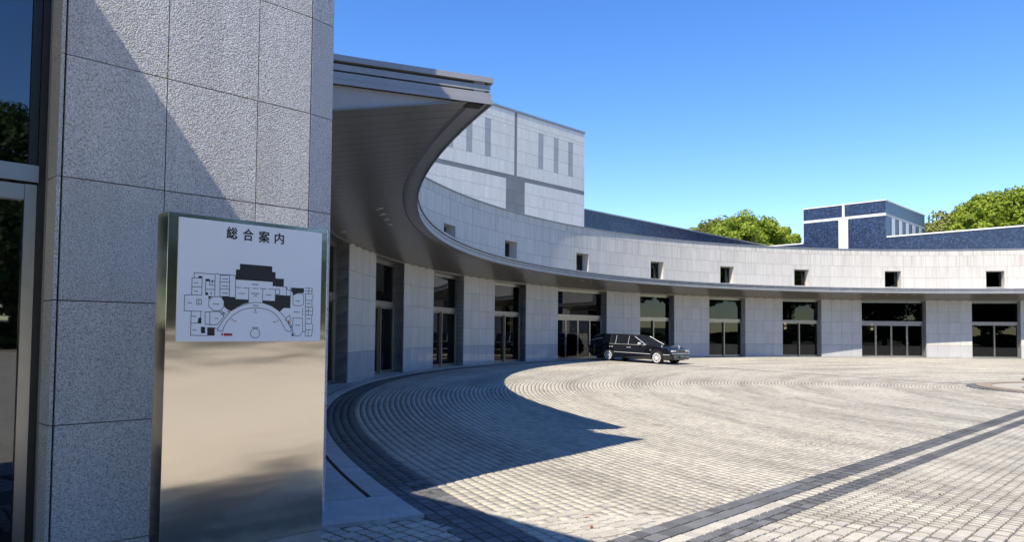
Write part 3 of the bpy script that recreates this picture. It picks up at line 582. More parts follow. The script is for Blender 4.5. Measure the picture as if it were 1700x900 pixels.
MARKS = [[(0.1476, 1.771), (0.1523, 1.771), (0.1524, 1.7652), (0.1478, 1.7653)], [(0.1551, 1.7709), (0.1598, 1.7709), (0.1599, 1.7652), (0.1553, 1.7652)], [(0.1626, 1.7709), (0.1673, 1.7709), (0.1675, 1.7651), (0.1628, 1.7652)], [(0.1489, 1.7225), (0.1536, 1.7224), (0.1537, 1.7167), (0.1491, 1.7168)], [(0.1564, 1.7224), (0.1611, 1.7223), (0.1612, 1.7166), (0.1566, 1.7166)], [(0.1639, 1.7223), (0.1686, 1.7222), (0.1687, 1.7165), (0.1641, 1.7165)], [(0.1154, 1.6546), (0.1203, 1.6545), (0.1205, 1.6488), (0.1155, 1.649)], [(0.1234, 1.6544), (0.1284, 1.6543), (0.1285, 1.6486), (0.1235, 1.6488)], [(0.1314, 1.6542), (0.1364, 1.6541), (0.1366, 1.6484), (0.1316, 1.6485)], [(0.1454, 1.5029), (0.1504, 1.5027), (0.1505, 1.497), (0.1455, 1.4972)], [(0.1535, 1.5025), (0.1585, 1.5023), (0.1586, 1.4966), (0.1536, 1.4968)], [(0.1616, 1.5021), (0.1666, 1.5018), (0.1668, 1.4961), (0.1617, 1.4964)], [(0.1387, 1.5805), (0.1427, 1.5804), (0.1429, 1.5747), (0.1388, 1.5748)], [(0.1452, 1.5803), (0.1492, 1.5801), (0.1494, 1.5744), (0.1453, 1.5746)], [(0.1517, 1.58), (0.1558, 1.5799), (0.1559, 1.5742), (0.1519, 1.5743)], [(0.1583, 1.5798), (0.1624, 1.5796), (0.1625, 1.5739), (0.1584, 1.5741)], [(0.2574, 1.654), (0.2622, 1.6538), (0.2624, 1.648), (0.2575, 1.6482)], [(0.2652, 1.6538), (0.27, 1.6536), (0.2702, 1.6478), (0.2653, 1.648)], [(0.273, 1.6536), (0.2778, 1.6535), (0.278, 1.6476), (0.2731, 1.6478)], [(0.2808, 1.6534), (0.2856, 1.6533), (0.2858, 1.6474), (0.2809, 1.6476)], [(0.2886, 1.6532), (0.2935, 1.6531), (0.2936, 1.6472), (0.2888, 1.6473)], [(0.2722, 1.571), (0.2782, 1.5708), (0.2784, 1.565), (0.2723, 1.5652)], [(0.2819, 1.5706), (0.288, 1.5704), (0.2882, 1.5646), (0.2821, 1.5648)], [(0.3084, 1.8025), (0.3128, 1.8025), (0.313, 1.7967), (0.3086, 1.7967)], [(0.3156, 1.8025), (0.32, 1.8025), (0.3201, 1.7967), (0.3157, 1.7967)], [(0.3227, 1.8025), (0.3271, 1.8025), (0.3273, 1.7967), (0.3229, 1.7967)], [(0.3299, 1.8025), (0.3343, 1.8025), (0.3345, 1.7966), (0.33, 1.7967)], [(0.337, 1.8025), (0.3415, 1.8025), (0.3417, 1.7966), (0.3372, 1.7966)], [(0.3095, 1.7605), (0.3139, 1.7604), (0.3141, 1.7546), (0.3097, 1.7546)], [(0.3166, 1.7604), (0.3211, 1.7604), (0.3212, 1.7545), (0.3168, 1.7545)], [(0.3238, 1.7604), (0.3282, 1.7603), (0.3284, 1.7545), (0.3239, 1.7545)], [(0.3309, 1.7603), (0.3354, 1.7603), (0.3355, 1.7544), (0.3311, 1.7544)], [(0.3381, 1.7603), (0.3426, 1.7603), (0.3427, 1.7544), (0.3383, 1.7544)], [(0.3105, 1.7194), (0.315, 1.7193), (0.3151, 1.7135), (0.3107, 1.7135)], [(0.3177, 1.7193), (0.3221, 1.7192), (0.3223, 1.7134), (0.3178, 1.7134)], [(0.3248, 1.7192), (0.3293, 1.7192), (0.3294, 1.7133), (0.325, 1.7133)], [(0.332, 1.7191), (0.3364, 1.7191), (0.3366, 1.7132), (0.3321, 1.7132)], [(0.3392, 1.719), (0.3436, 1.719), (0.3438, 1.7131), (0.3393, 1.7131)], [(0.4893, 1.7801), (0.4945, 1.78), (0.4947, 1.774), (0.4895, 1.774)], [(0.4977, 1.78), (0.5029, 1.78), (0.5031, 1.774), (0.4979, 1.774)], [(0.5061, 1.78), (0.5114, 1.78), (0.5115, 1.7739), (0.5063, 1.7739)], [(0.5146, 1.78), (0.5199, 1.78), (0.52, 1.7739), (0.5147, 1.7739)], [(0.5231, 1.78), (0.5283, 1.7799), (0.5285, 1.7738), (0.5232, 1.7739)], [(0.413, 1.7221), (0.4184, 1.7221), (0.4186, 1.7161), (0.4132, 1.7162)], [(0.4217, 1.722), (0.4272, 1.7219), (0.4273, 1.716), (0.4219, 1.716)], [(0.4305, 1.7219), (0.4359, 1.7218), (0.4361, 1.7158), (0.4306, 1.7159)], [(0.4392, 1.7218), (0.4447, 1.7217), (0.4448, 1.7157), (0.4394, 1.7158)], [(0.4854, 1.7254), (0.4901, 1.7254), (0.4902, 1.7193), (0.4856, 1.7194)], [(0.4929, 1.7253), (0.4976, 1.7253), (0.4977, 1.7192), (0.4931, 1.7193)], [(0.5004, 1.7252), (0.5051, 1.7252), (0.5052, 1.7191), (0.5006, 1.7192)], [(0.5079, 1.7251), (0.5126, 1.7251), (0.5128, 1.719), (0.5081, 1.7191)], [(0.5155, 1.7251), (0.5202, 1.725), (0.5203, 1.7189), (0.5156, 1.719)], [(0.5231, 1.725), (0.5278, 1.7249), (0.5279, 1.7188), (0.5232, 1.7189)], [(0.5306, 1.7249), (0.5354, 1.7248), (0.5355, 1.7187), (0.5308, 1.7188)], [(0.5015, 1.712), (0.5063, 1.7119), (0.5064, 1.7059), (0.5016, 1.706)], [(0.5092, 1.7119), (0.514, 1.7118), (0.5142, 1.7058), (0.5094, 1.7058)], [(0.517, 1.7118), (0.5218, 1.7117), (0.5219, 1.7056), (0.5171, 1.7057)], [(0.5813, 1.7206), (0.587, 1.7205), (0.5871, 1.7144), (0.5814, 1.7144)], [(0.5905, 1.7205), (0.5962, 1.7204), (0.5963, 1.7142), (0.5906, 1.7143)], [(0.5997, 1.7203), (0.6054, 1.7203), (0.6056, 1.7141), (0.5998, 1.7142)], [(0.6089, 1.7202), (0.6147, 1.7202), (0.6148, 1.714), (0.6091, 1.7141)], [(0.4977, 1.6533), (0.5024, 1.6532), (0.5025, 1.6472), (0.4978, 1.6473)], [(0.5052, 1.6532), (0.51, 1.6531), (0.5101, 1.647), (0.5054, 1.6471)], [(0.5128, 1.653), (0.5176, 1.6529), (0.5177, 1.6468), (0.513, 1.6469)], [(0.5205, 1.6528), (0.5252, 1.6527), (0.5253, 1.6466), (0.5206, 1.6467)], [(0.5281, 1.6526), (0.5328, 1.6525), (0.533, 1.6464), (0.5282, 1.6465)], [(0.7769, 1.6902), (0.7819, 1.6901), (0.7821, 1.6838), (0.7771, 1.6839)], [(0.785, 1.69), (0.79, 1.69), (0.7901, 1.6836), (0.7851, 1.6837)], [(0.7931, 1.6899), (0.7981, 1.6898), (0.7982, 1.6835), (0.7932, 1.6836)], [(0.8012, 1.6898), (0.8062, 1.6897), (0.8063, 1.6833), (0.8013, 1.6834)], [(0.7804, 1.5386), (0.7854, 1.5384), (0.7856, 1.5321), (0.7806, 1.5323)], [(0.7885, 1.5383), (0.7935, 1.538), (0.7936, 1.5317), (0.7886, 1.5319)], [(0.7966, 1.5379), (0.8016, 1.5377), (0.8017, 1.5314), (0.7967, 1.5316)], [(0.8047, 1.5376), (0.8097, 1.5374), (0.8098, 1.5311), (0.8048, 1.5313)], [(0.7671, 1.6214), (0.7722, 1.6213), (0.7723, 1.615), (0.7672, 1.6151)], [(0.7753, 1.6212), (0.7804, 1.621), (0.7806, 1.6147), (0.7755, 1.6149)], [(0.7836, 1.6209), (0.7887, 1.6208), (0.7889, 1.6145), (0.7837, 1.6146)], [(0.7919, 1.6207), (0.797, 1.6206), (0.7972, 1.6142), (0.792, 1.6144)], [(0.8002, 1.6205), (0.8054, 1.6203), (0.8055, 1.614), (0.8004, 1.6141)], [(0.4957, 1.5204), (0.5009, 1.5202), (0.501, 1.5141), (0.4958, 1.5144)], [(0.5041, 1.52), (0.5093, 1.5198), (0.5095, 1.5138), (0.5042, 1.514)], [(0.5125, 1.5197), (0.5178, 1.5194), (0.5179, 1.5134), (0.5127, 1.5136)], [(0.521, 1.5193), (0.5262, 1.519), (0.5264, 1.513), (0.5211, 1.5132)], [(0.5295, 1.5189), (0.5347, 1.5186), (0.5349, 1.5126), (0.5296, 1.5128)], [(0.8551, 1.6771), (0.8605, 1.677), (0.8606, 1.6706), (0.8553, 1.6707)], [(0.8638, 1.677), (0.8691, 1.6769), (0.8693, 1.6705), (0.8639, 1.6706)], [(0.8724, 1.6768), (0.8778, 1.6767), (0.878, 1.6703), (0.8726, 1.6704)], [(0.8573, 1.5812), (0.8627, 1.581), (0.8628, 1.5747), (0.8575, 1.5748)], [(0.866, 1.5809), (0.8713, 1.5808), (0.8715, 1.5744), (0.8661, 1.5745)], [(0.8746, 1.5806), (0.88, 1.5805), (0.8801, 1.5741), (0.8748, 1.5742)], [(0.264, 1.5128), (0.2684, 1.5126), (0.2685, 1.5068), (0.2641, 1.507)], [(0.2711, 1.5124), (0.2755, 1.5122), (0.2757, 1.5064), (0.2712, 1.5066)], [(0.2782, 1.5121), (0.2827, 1.5119), (0.2828, 1.5061), (0.2784, 1.5063)], [(0.3155, 1.6022), (0.321, 1.602), (0.3212, 1.5962), (0.3157, 1.5964)], [(0.3244, 1.6019), (0.33, 1.6017), (0.3301, 1.5959), (0.3246, 1.5961)]]
REDF = [[(0.509, 1.6194), (0.5206, 1.6197), (0.5151, 1.6307)], [(0.343, 1.6137), (0.3561, 1.6121), (0.3483, 1.6011)], [(0.3673, 1.5661), (0.3794, 1.5634), (0.3726, 1.5564)], [(0.656, 1.5626), (0.6659, 1.5669), (0.6628, 1.5555)], [(0.3081, 1.4694), (0.3219, 1.4695), (0.3145, 1.487)], [(0.3245, 1.4812), (0.3755, 1.4805), (0.3758, 1.4668), (0.3249, 1.4666)], [(0.505, 1.6122), (0.5098, 1.6121), (0.5099, 1.606), (0.5051, 1.6062)], [(0.5127, 1.612), (0.5175, 1.6118), (0.5177, 1.6058), (0.5129, 1.6059)], [(0.5205, 1.6118), (0.5253, 1.6116), (0.5254, 1.6055), (0.5206, 1.6057)], [(0.3826, 1.5566), (0.3883, 1.5563), (0.3884, 1.5504), (0.3828, 1.5506)], [(0.3917, 1.5562), (0.3974, 1.556), (0.3976, 1.55), (0.3919, 1.5503)], [(0.6309, 1.557), (0.6377, 1.5567), (0.6378, 1.5506), (0.631, 1.5508)], [(0.6419, 1.5566), (0.6487, 1.5563), (0.6488, 1.5501), (0.642, 1.5504)], [(0.2422, 1.7192), (0.248, 1.7194), (0.2484, 1.704), (0.2426, 1.7037)], [(0.7297, 1.565), (0.7365, 1.5641), (0.7369, 1.5474), (0.7301, 1.5483)]]
BLUF = [[(0.2471, 1.7882), (0.2529, 1.7885), (0.2534, 1.7692), (0.2476, 1.7688)], [(0.7462, 1.536), (0.7542, 1.5361), (0.7546, 1.5183), (0.7467, 1.5182)]]
CHARS = [('総', 0.3283, 0.392, 2.0395000000000003, 2.10885), ('合', 0.4268, 0.4906, 2.03815, 2.10765), ('案', 0.5265, 0.5936, 2.03565, 2.10525), ('内', 0.6294, 0.6888, 2.0378, 2.1033)]

def flat(polys, name, mat, y=-.0064):
    for q in polys: MB().add([(x, y, z) for x, z in q], [tuple(range(len(q)))]).build(name, mat, bd)
def strokes(lines, wd, y):
    b = MB()
    for L in lines:
        for (x0, z0), (x1, z1) in zip(L[:-1], L[1:]):
            d = Vector((x1 - x0, z1 - z0)); n = Vector((-d.y, d.x)).normalized() * wd / 2; e = d.normalized() * wd / 2
            p, q = Vector((x0, z0)) - e, Vector((x1, z1)) + e
            b.add([(p.x + n.x, y, p.y + n.y), (q.x + n.x, y, q.y + n.y), (q.x - n.x, y, q.y - n.y), (p.x - n.x, y, p.y - n.y)], [(0, 1, 2, 3)])
    return b
bd = [o for o in sign.children if o.name.startswith('board')][0]
flat(FILLS, 'plan_fill', INK, -.0066)
for L_ in LINES: strokes([L_], .0032, -.0070).build('plan_line', INK, bd)
b = MB()
for q in MARKS: b.add([(x, -.0074, z) for x, z in q], [tuple(range(len(q)))])
tag(b.build('plan_captions', INK, bd), kind='stuff')
flat(REDF, 'red_mark', REDP, -.0078); flat(BLUF, 'blue_mark', BLUP, -.0078)
for ch, x0, x1, z0, z1 in CHARS:
    cu = bpy.data.curves.new('lettering', 'FONT'); cu.body = ch; cu.size = 1.0; cu.offset = .0
    t_ = bpy.data.objects.new('lettering_tmp', cu); COL.objects.link(t_); dg = bpy.context.evaluated_depsgraph_get(); dg.update()
    mm_ = bpy.data.meshes.new_from_object(t_.evaluated_get(dg)); bpy.data.objects.remove(t_)
    co = np.zeros(len(mm_.vertices) * 3); mm_.vertices.foreach_get('co', co); co = co.reshape(-1, 3)
    lo, hi = co.min(0), co.max(0); c2 = np.zeros_like(co)
    c2[:, 0] = x0 + (co[:, 0] - lo[0]) / (hi[0] - lo[0]) * (x1 - x0); c2[:, 2] = z0 + (co[:, 1] - lo[1]) / (hi[1] - lo[1]) * (z1 - z0); c2[:, 1] = -.0074
    tris = [tuple(p.vertices) for p in mm_.polygons]; bpy.data.meshes.remove(mm_); bl = MB()
    for i_, (ox, oz) in enumerate(((0, 0), (.0016, 0), (-.0016, 0), (0, .0016), (0, -.0016))): bl.add([(p[0] + ox, p[1] - .00006 * i_, p[2] + oz) for p in c2], tris)
    ob('lettering', me('lettering', bl.v, bl.f, INK), bd)
# ================================================================== granite tower behind
tw = empty('granite_tower', (-21.497, 29.942, 0), R_(45)); tag(tw, 'tall granite clad block with grey bands and slim vertical strips rising behind the curved hall', 'building')
HT = 15.60
MB().box(-18, 0 - .002, .04, 9, 0, HT - .03).build('tower_core', plain('tower_joint', (.30, .30, .30), .9), tw)
bands = []
def tb(x0, x1, z0, z1, mat, name, y=-.006): return MB().box(x0, x1, y, .04, z0, z1).build(name, mat, tw)
zt = [4.6, 5.43, 6.27, 7.1, 7.95, 8.78, 9.61, 10.4, 11.12, 11.39, 12.20, 13.03, 13.86, 14.54, 14.78, 15.42]
xt = [-18 + .9 * i for i in range(12)] + [-7.63 + .0, -6.93, -6.69, -5.95] + [-5.1, -4.2, -3.21, -2.72, -1.73, -1.22, -.03]
strips = [(-4.715, -4.222), (-3.211, -2.726), (-1.733, -1.226), (-9.458, -8.958), (-10.95, -10.47), (-12.45, -11.96)]
xa = sorted(set([-18, -17, -16, -15, -14, -13.2, -12.45, -11.96, -10.95, -10.47, -9.458, -8.958, -7.64, -6.93, -6.69, -5.95, -4.715, -4.222, -3.211, -2.726, -1.733, -1.226, 0]))
for z0, z1 in zip(zt[:-1], zt[1:]):
    for x0, x1 in zip(xa[:-1], xa[1:]):
        mid = (x0 + x1) / 2; mat = G_TOWER
        if 11.12 <= z0 < 11.39: mat = G_TGREY
        elif -6.93 <= mid <= -6.69 and z0 >= 11.3: mat = G_TGREY
        elif -7.64 <= mid <= -5.95 and z0 < 11.12: mat = G_TGREY
        elif any(a_ <= mid <= b_ for a_, b_ in strips) and 12.1 < z0 < 14.5: mat = G_TMID
        MB().box(x0 + .004, x1 - .004, .02 if mat is G_TOWER else .026, .04, z0 + .007, z1 - .007).build('wall_panel', mat, tw)
for i in range(9):
    for z0, z1 in zip(zt[:-1], zt[1:]): MB().box(-.0, .03, .04 + i + .006, .04 + i + .994, z0 + .006, z1 - .006).build('side_panel', G_TOWER, tw)
MB().box(-18, .05, -.012, 9.05, HT - .16, HT - .02).build('coping', COPING, tw)
# ================================================================== blue tiled wings
def tile_mat(name, sx=.075, sz=.075):
    M = N(name); tc = M.n('TexCoord').outputs['Object']; s3 = M.n('SeparateXYZ'); M.l(tc, s3.inputs[0])
    ad = M.n('Math', operation='ADD'); M.l(s3.outputs[0], ad.inputs[0]); M.l(s3.outputs[1], ad.inputs[1])
    cb = M.n('CombineXYZ'); M.l(ad.outputs[0], cb.inputs[0]); M.l(s3.outputs[2], cb.inputs[1])
    bt = M.n('TexBrick'); M.l(cb.outputs[0], bt.inputs[0]); bt.inputs['Scale'].default_value = 1; bt.inputs['Brick Width'].default_value = sx * 1.8
    bt.inputs['Row Height'].default_value = sz * 1.8; bt.inputs['Mortar Size'].default_value = .010; bt.offset = 0.
    bt.inputs['Color1'].default_value = (0, 0, 0, 1); bt.inputs['Color2'].default_value = (1, 1, 1, 1); bt.inputs['Mortar'].default_value = (.5, .5, .5, 1)
    col = M.ramp(bt.outputs['Color'], (0, (.007, .011, .027)), (.5, (.013, .024, .060)), (.85, (.022, .040, .098)), (1, (.036, .064, .145)))
    mx = M.n('MixRGB'); M.l(bt.outputs['Fac'], mx.inputs[0]); M.l(col, mx.inputs[1]); mx.inputs[2].default_value = (.03, .042, .075, 1)
    M.l(mx.outputs[0], M.b.inputs['Base Color']); M.setv(Roughness=.22, Specular_IOR_Level=.6)
    b = M.n('Bump'); b.invert = True; b.inputs['Strength'].default_value = .4; b.inputs['Distance'].default_value = .01; M.l(bt.outputs['Fac'], b.inputs['Height']); M.l(b.outputs[0], M.b.inputs['Normal'])
    return M.m
BLUE = tile_mat('blue_glazed_tile')
bw = empty('blue_tiled_wing', (-21.27, 31.942, 0), R_(45)); tag(bw, 'dark blue tiled roof wing in shade behind the curved hall beside the granite tower', 'building')
MB().box(-1, 44, 0, 8, 0, 10.42).build('wall', BLUE, bw); MB().box(-1, 44.1, -.06, 8.1, 10.42, 10.52).build('coping', COPING, bw)
PV = (4.624, 39.942, 0)
bp = empty('blue_tiled_pavilion', PV, R_(135)); tag(bp, 'blue tiled box pavilion with white cross bands rising above the curved hall', 'building')
# local: x to the left along the front, y outward to the viewer is -? front normal = (-sin,-cos) -> local +y
HP = 12.84; FL = 6.90; DPT = 10.75
MB().box(.0, FL, -DPT, 0, 0, HP).build('wall', BLUE, bp)
MB().box(-.05, FL + .05, -DPT - .05, .05, HP, HP + .09).build('coping', WHITE, bp)
MB().box(-.012, FL + .012, -.1, .02, 11.58, 11.80).build('band', WSTONE, bp)
MB().box(3.31, 3.52, 0, .02, 11.803, HP - .003).build('band', WSTONE, bp)
MB().box(3.03, 3.83, 0, .03, 0, 11.577).build('pilaster', WSTONE, bp)
MB().box(-.02, .02, -DPT + .1, -.11, 11.56, 11.76).build('band', G_TMID, bp)
for a_, b_ in ((1.37, 2.21), (3.23, 4.1), (5.08, 5.92), (6.94, 7.8), (8.87, 9.6)):
    o = MB().box(-.03, .0, -b_, -a_, 8, 11.557).build('window', FRAMED, bp)
    MB().box(-.05, -.031, -b_ + .03, -a_ - .03, 8, 11.54).build('pane', plain('frosted_white_glass', (.45, .47, .47), .3), o)
bw2 = empty('blue_tiled_wing', PV, R_(135)); tag(bw2, 'sunlit blue tiled low wing with pale coping passing behind the box pavilion', 'building')
MB().box(-22, -.003, -7, -.02, 0, 9.72).build('wall', BLUE, bw2); MB().box(FL + .003, 16, -7, -.02, 0, 9.72).build('wall', BLUE, bw2)
MB().box(-22, -.06, -7, .03, 9.72, 9.83).build('coping', WHITE, bw2); MB().box(FL + .06, 16, -7, .03, 9.72, 9.83).build('coping', WHITE, bw2)
# ================================================================== planter
pl = empty('planter_bowl', (-7.75, 5.65, -.29)); tag(pl, 'dark planter bowl with green plants on the roundabout at the right edge', 'planter')
def lathe(pr, n=24):
    b = MB(); v = []; f = []; k = len(pr)
    for i in range(n):
        t = 2 * math.pi * i / n; v += [(r * math.cos(t), r * math.sin(t), z) for r, z in pr]
    for i in range(n):
        j = (i + 1) % n
        for q in range(k - 1): f.append((i * k + q, j * k + q, j * k + q + 1, i * k + q + 1))
    return b.add(v, f)
lathe([(0, .0), (.22, 0), (.24, .03), (.20, .06), (.34, .16), (.48, .25), (.55, .27), (.55, .30), (.50, .30), (.45, .26), (0, .24)]).build('bowl', plain('bowl_iron', (.03, .025, .025), .5), pl, smooth=True)
# ================================================================== trees
def leaf_mat(name, c0, c1):
    M = N(name); at = M.n('Attribute'); at.attribute_name = 'tint'
    col = M.ramp(at.outputs['Fac'], (0, c0), (1, c1)); M.l(col, M.b.inputs['Base Color']); M.setv(Roughness=.55, Specular_IOR_Level=.25)
    tl = M.n('BsdfTranslucent'); M.l(col, tl.inputs[0]); mx = M.n('MixShader'); mx.inputs[0].default_value = .3
    M.l(M.b.outputs[0], mx.inputs[1]); M.l(tl.outputs[0], mx.inputs[2]); M.l(mx.outputs[0], M.out.inputs[0]); return M.m
LEAF = leaf_mat('leaf_green', (.12, .18, .015), (.31, .375, .04)); LEAF2 = leaf_mat('leaf_olive', (.12, .145, .03), (.28, .29, .075)); LEAFD = leaf_mat('leaf_dark', (.02, .045, .012), (.06, .10, .025))
BARK = plain('bark', (.09, .075, .06), .9, bump=.6, bs=12)
def crown_mesh(name, h, rad, zb, ncl, per, size, mat, seed):
    r = np.random.default_rng(seed); P, S, T = [], [], []
    zc, hz = (zb + h) / 2, (h - zb) / 2
    for i in range(ncl):
        d = r.normal(size=3); d /= np.linalg.norm(d); q = r.uniform(.3, 1.0) ** .5
        c = np.array([d[0] * rad * q, d[1] * rad * q, zc + d[2] * hz * q]); c[:2] *= 1 - .25 * max(0, d[2])
        cr_ = r.uniform(.15, .27) * rad
        e = r.normal(size=(per, 3)); e /= np.linalg.norm(e, axis=1)[:, None]; e[:, 2] *= .75
        P.append(c + e * cr_ * r.uniform(.6, 1.08, (per, 1))); S.append(e); T.append(np.clip(r.normal(.5, .22, per) + r.uniform(-.2, .2), 0, 1))
    P, S, T = np.concatenate(P), np.concatenate(S), np.concatenate(T); n = len(P)
    nr = S + r.normal(0, .55, (n, 3)); nr /= np.linalg.norm(nr, axis=1)[:, None]
    a = np.cross(nr, r.normal(size=(n, 3))); a /= np.linalg.norm(a, axis=1)[:, None]; b = np.cross(nr, a)
    sz = size * r.uniform(.6, 1.3, (n, 1)); V = np.stack([P - a * sz, P - b * sz * .55, P + a * sz, P + b * sz * .55], 1)
    m = bpy.data.meshes.new(name); m.vertices.add(n * 4); m.vertices.foreach_set('co', V.reshape(-1)); m.loops.add(n * 4); m.loops.foreach_set('vertex_index', np.arange(n * 4))
    m.polygons.add(n); m.polygons.foreach_set('loop_start', np.arange(n) * 4); at = m.attributes.new('tint', 'FLOAT', 'FACE'); at.data.foreach_set('value', T.astype(np.float32))
    m.update(calc_edges=True); m.materials.append(mat); return m
def trunk_mesh(name, h, rad, zb, seed, nl=7):
    r = random.Random(seed); b = MB(); p = Vector((0, 0, -.3)); t0 = h * .030; top = zb + (h - zb) * .25; pts = [p]
    for i in range(4): p = p + Vector((r.uniform(-.15, .15), r.uniform(-.15, .15), (top + .3) / 4)); pts.append(p)
    for i in range(4): b.cyl(pts[i], pts[i + 1], t0 * (1 - .13 * i), t0 * (1 - .13 * (i + 1)), 9)
    for i in range(nl):
        s = pts[-1] if i % 3 else pts[-2]; t = 2 * math.pi * i / nl + r.uniform(-.3, .3); L = rad * r.uniform(.55, .85)
        e = s + Vector((math.cos(t) * L * .5, math.sin(t) * L * .5, (h - zb) * r.uniform(.18, .3))); e2 = e + Vector((math.cos(t) * L * .5, math.sin(t) * L * .5, (h - zb) * r.uniform(.12, .3)))
        b.cyl(s, e, t0 * .42, t0 * .26, 7); b.cyl(e, e2, t0 * .26, t0 * .08, 6)
        for q in (1, -1): b.cyl(e, e + Vector((math.cos(t + q) * L * .45, math.sin(t + q) * L * .45, (h - zb) * .2)), t0 * .18, t0 * .05, 5)
    return b.mesh(name, BARK)
def tree(x, y, h, rad, zb, mat, seed, label, group=None, ncl=110, per=150, size=.27, meshes=None, rz=0., z=-.5):
    t = empty('broadleaf_tree', (x, y, z), rz); tag(t, label, 'tree', group)
    tm, cm = meshes or (trunk_mesh('trunk', h, rad, zb, seed), crown_mesh('crown', h, rad, zb, ncl, per, size, mat, seed))
    ob('trunk', tm, t); ob('crown', cm, t); return t, (tm, cm)
def at_px(x, D): return CAM.x + (x - 850) / FPX * D, CAM.y + D
for x, D, h, rad, mat, sd_, lb in (
        (1240, 92, 17.6, 5.8, LEAF, 3, 'bright green round tree rising highest behind the left blue wing'),
        (1190, 97, 17.6, 6.0, LEAF2, 4, 'olive green tree at the left end of the clump behind the blue wing'),
        (1281, 95, 16.6, 4.8, LEAF, 5, 'green tree at the right flank of the clump behind the left blue wing'),
        (1318, 94, 15.0, 2.3, LEAF, 6, 'small slim green tree just left of the blue box pavilion'),
        (1575, 88, 17.2, 4.8, LEAF2, 7, 'olive green tree directly right of the blue box pavilion'),
        (1640, 84, 18.4, 4.8, LEAF, 8, 'green tree between the olive tree and the tallest tree at right'),
        (1705, 82, 19.2, 5.2, LEAF, 9, 'tallest bright green tree at the right edge above the blue wing')):
    X, Y = at_px(x, D); tree(X, Y, h, rad, 4.0, mat, sd_, lb, 'trees behind the hall', ncl=230, per=270, size=.21)
# trees across the forecourt that the glass and the steel mirror
mm = None; mm2 = None
k = 0
for a_ in range(206, 388, 8):
    rad_ = 57 + 5 * math.sin(a_ * 1.7); x, y = rad_ * math.cos(R_(a_)), rad_ * math.sin(R_(a_))
    dense = 296 <= a_ <= 330; q_ = 1 if dense else (k % 2 if a_ < 330 else 0)
    ms = mm if q_ else mm2
    t, ms = tree(x, y, 15.0 if q_ else 17.0, 4.9, 3.2 if q_ else 6.4, LEAFD if q_ else LEAF, 40 + q_, ('dense dark tree across the forecourt mirrored in glass and steel' if q_ else 'tall bright tree with a high crown across the forecourt mirrored in the glass'), 'trees mirrored in the glass', 150, 110, .30, ms, k * 1.3)
    if q_: mm = ms
    else: mm2 = ms
    k += 1
tree(15, -44, 17.5, 6.0, 2.5, LEAFD, 91, 'big dark tree mirrored in the doorway glass at the left edge', None, 150, 150, .28)
hm = crown_mesh('foliage', 2.6, 2.2, .1, 60, 120, .2, LEAFD, 77)
for v_ in hm.vertices: v_.co.x *= 1.1; v_.co.y *= 3.2; v_.co.z *= .7
for k, a_ in enumerate(range(200, 388, 13)):
    t = empty('hedge', (53 * math.cos(R_(a_)), 53 * math.sin(R_(a_)), 0), R_(a_)); tag(t, 'clipped dark hedge across the forecourt mirrored in the glass doors', 'hedge', 'hedges mirrored in the glass'); o = ob('foliage', hm, t); o.scale.z = 2.2 if 296 <= a_ <= 332 else 1.
v, f = [], []
for i in range(61):
    a_ = R_(185 + 3.6 * i); h_ = 4.5 + 2 * math.sin(i * .41) + 1 * math.sin(i * 1.13 + 1)
    for r_, z_ in ((260, -1), (330, h_), (420, h_ * .9), (520, -1)): v.append((r_ * math.cos(a_), r_ * math.sin(a_), z_))
for i in range(60):
    for j in range(3): f.append((i * 4 + j, i * 4 + 4 + j, i * 4 + 5 + j, i * 4 + 1 + j))
tag(ob('hills', me('hills', v, f, plain('wooded_hill', (.04, .06, .025), .9, vs=.2, var=.3), True)), kind='structure')
# ================================================================== hearse
BLK = N('black_car_paint'); BLK.setv(Base_Color=(.006, .006, .008), Roughness=.12, Specular_IOR_Level=.5, Coat_Weight=1.0, Coat_Roughness=.03); BLK = BLK.m
CGL = N('dark_car_glass'); CGL.setv(Base_Color=(.008, .010, .012), Roughness=.03, Specular_IOR_Level=.4, IOR=1.45); CGL = CGL.m
WGL = N('windshield_glass'); WGL.setv(Base_Color=(.008, .012, .02), Roughness=.03, Specular_IOR_Level=.6, IOR=2.2); WGL = WGL.m
VIN = plain('black_vinyl', (.02, .02, .02), .45, bump=.3, bs=60); RUB = plain('tyre_rubber', (.012, .012, .012), .75); ALLOY = plain('alloy_rim', (.80, .80, .80), .35, .25)
HLM = plain('headlight_glass', (.45, .47, .46), .12, .2); PLT = plain('plate_green', (.10, .20, .14), .4)
car = empty('hearse', (-20.49, 20.80, .0), R_(-45.8)); car.rotation_euler = (0, .021, R_(-45.8))
tag(car, 'long black hearse with chrome trim parked before the left entrance', 'car')
XR_, XF_ = 0., 3.21; RA_ = .365; ZA = .325
def ip(x, t): return float(np.interp(x, [p[0] for p in t], [p[1] for p in t]))
ZT = [(-1.47, .70), (-1.44, .86), (-1.36, .955), (-.5, .955), (2.3, .955), (2.45, .985), (3.2, .945), (3.85, .87), (4.02, .80), (4.10, .68), (4.14, .55)]
WD = [(-1.47, .74), (-1.40, .82), (-1.1, .87), (0, .895), (2.5, .90), (3.5, .885), (3.9, .83), (4.06, .74), (4.14, .62)]
xs = sorted(set([-1.47, -1.45, -1.42, -1.36, -1.25, -1.1, -.8, -.55, .55, .9, 1.3, 1.7, 2.1, 2.3, 2.45, 2.6, 2.75, 3.7, 3.85, 3.95, 4.02, 4.07, 4.11, 4.14] + [xa_ + RA_ * math.cos(t) for xa_ in (XR_, XF_) for t in np.linspace(0, math.pi, 11)] + [xa_ + s_ * (RA_ + .004) for xa_ in (XR_, XF_) for s_ in (1, -1)]))
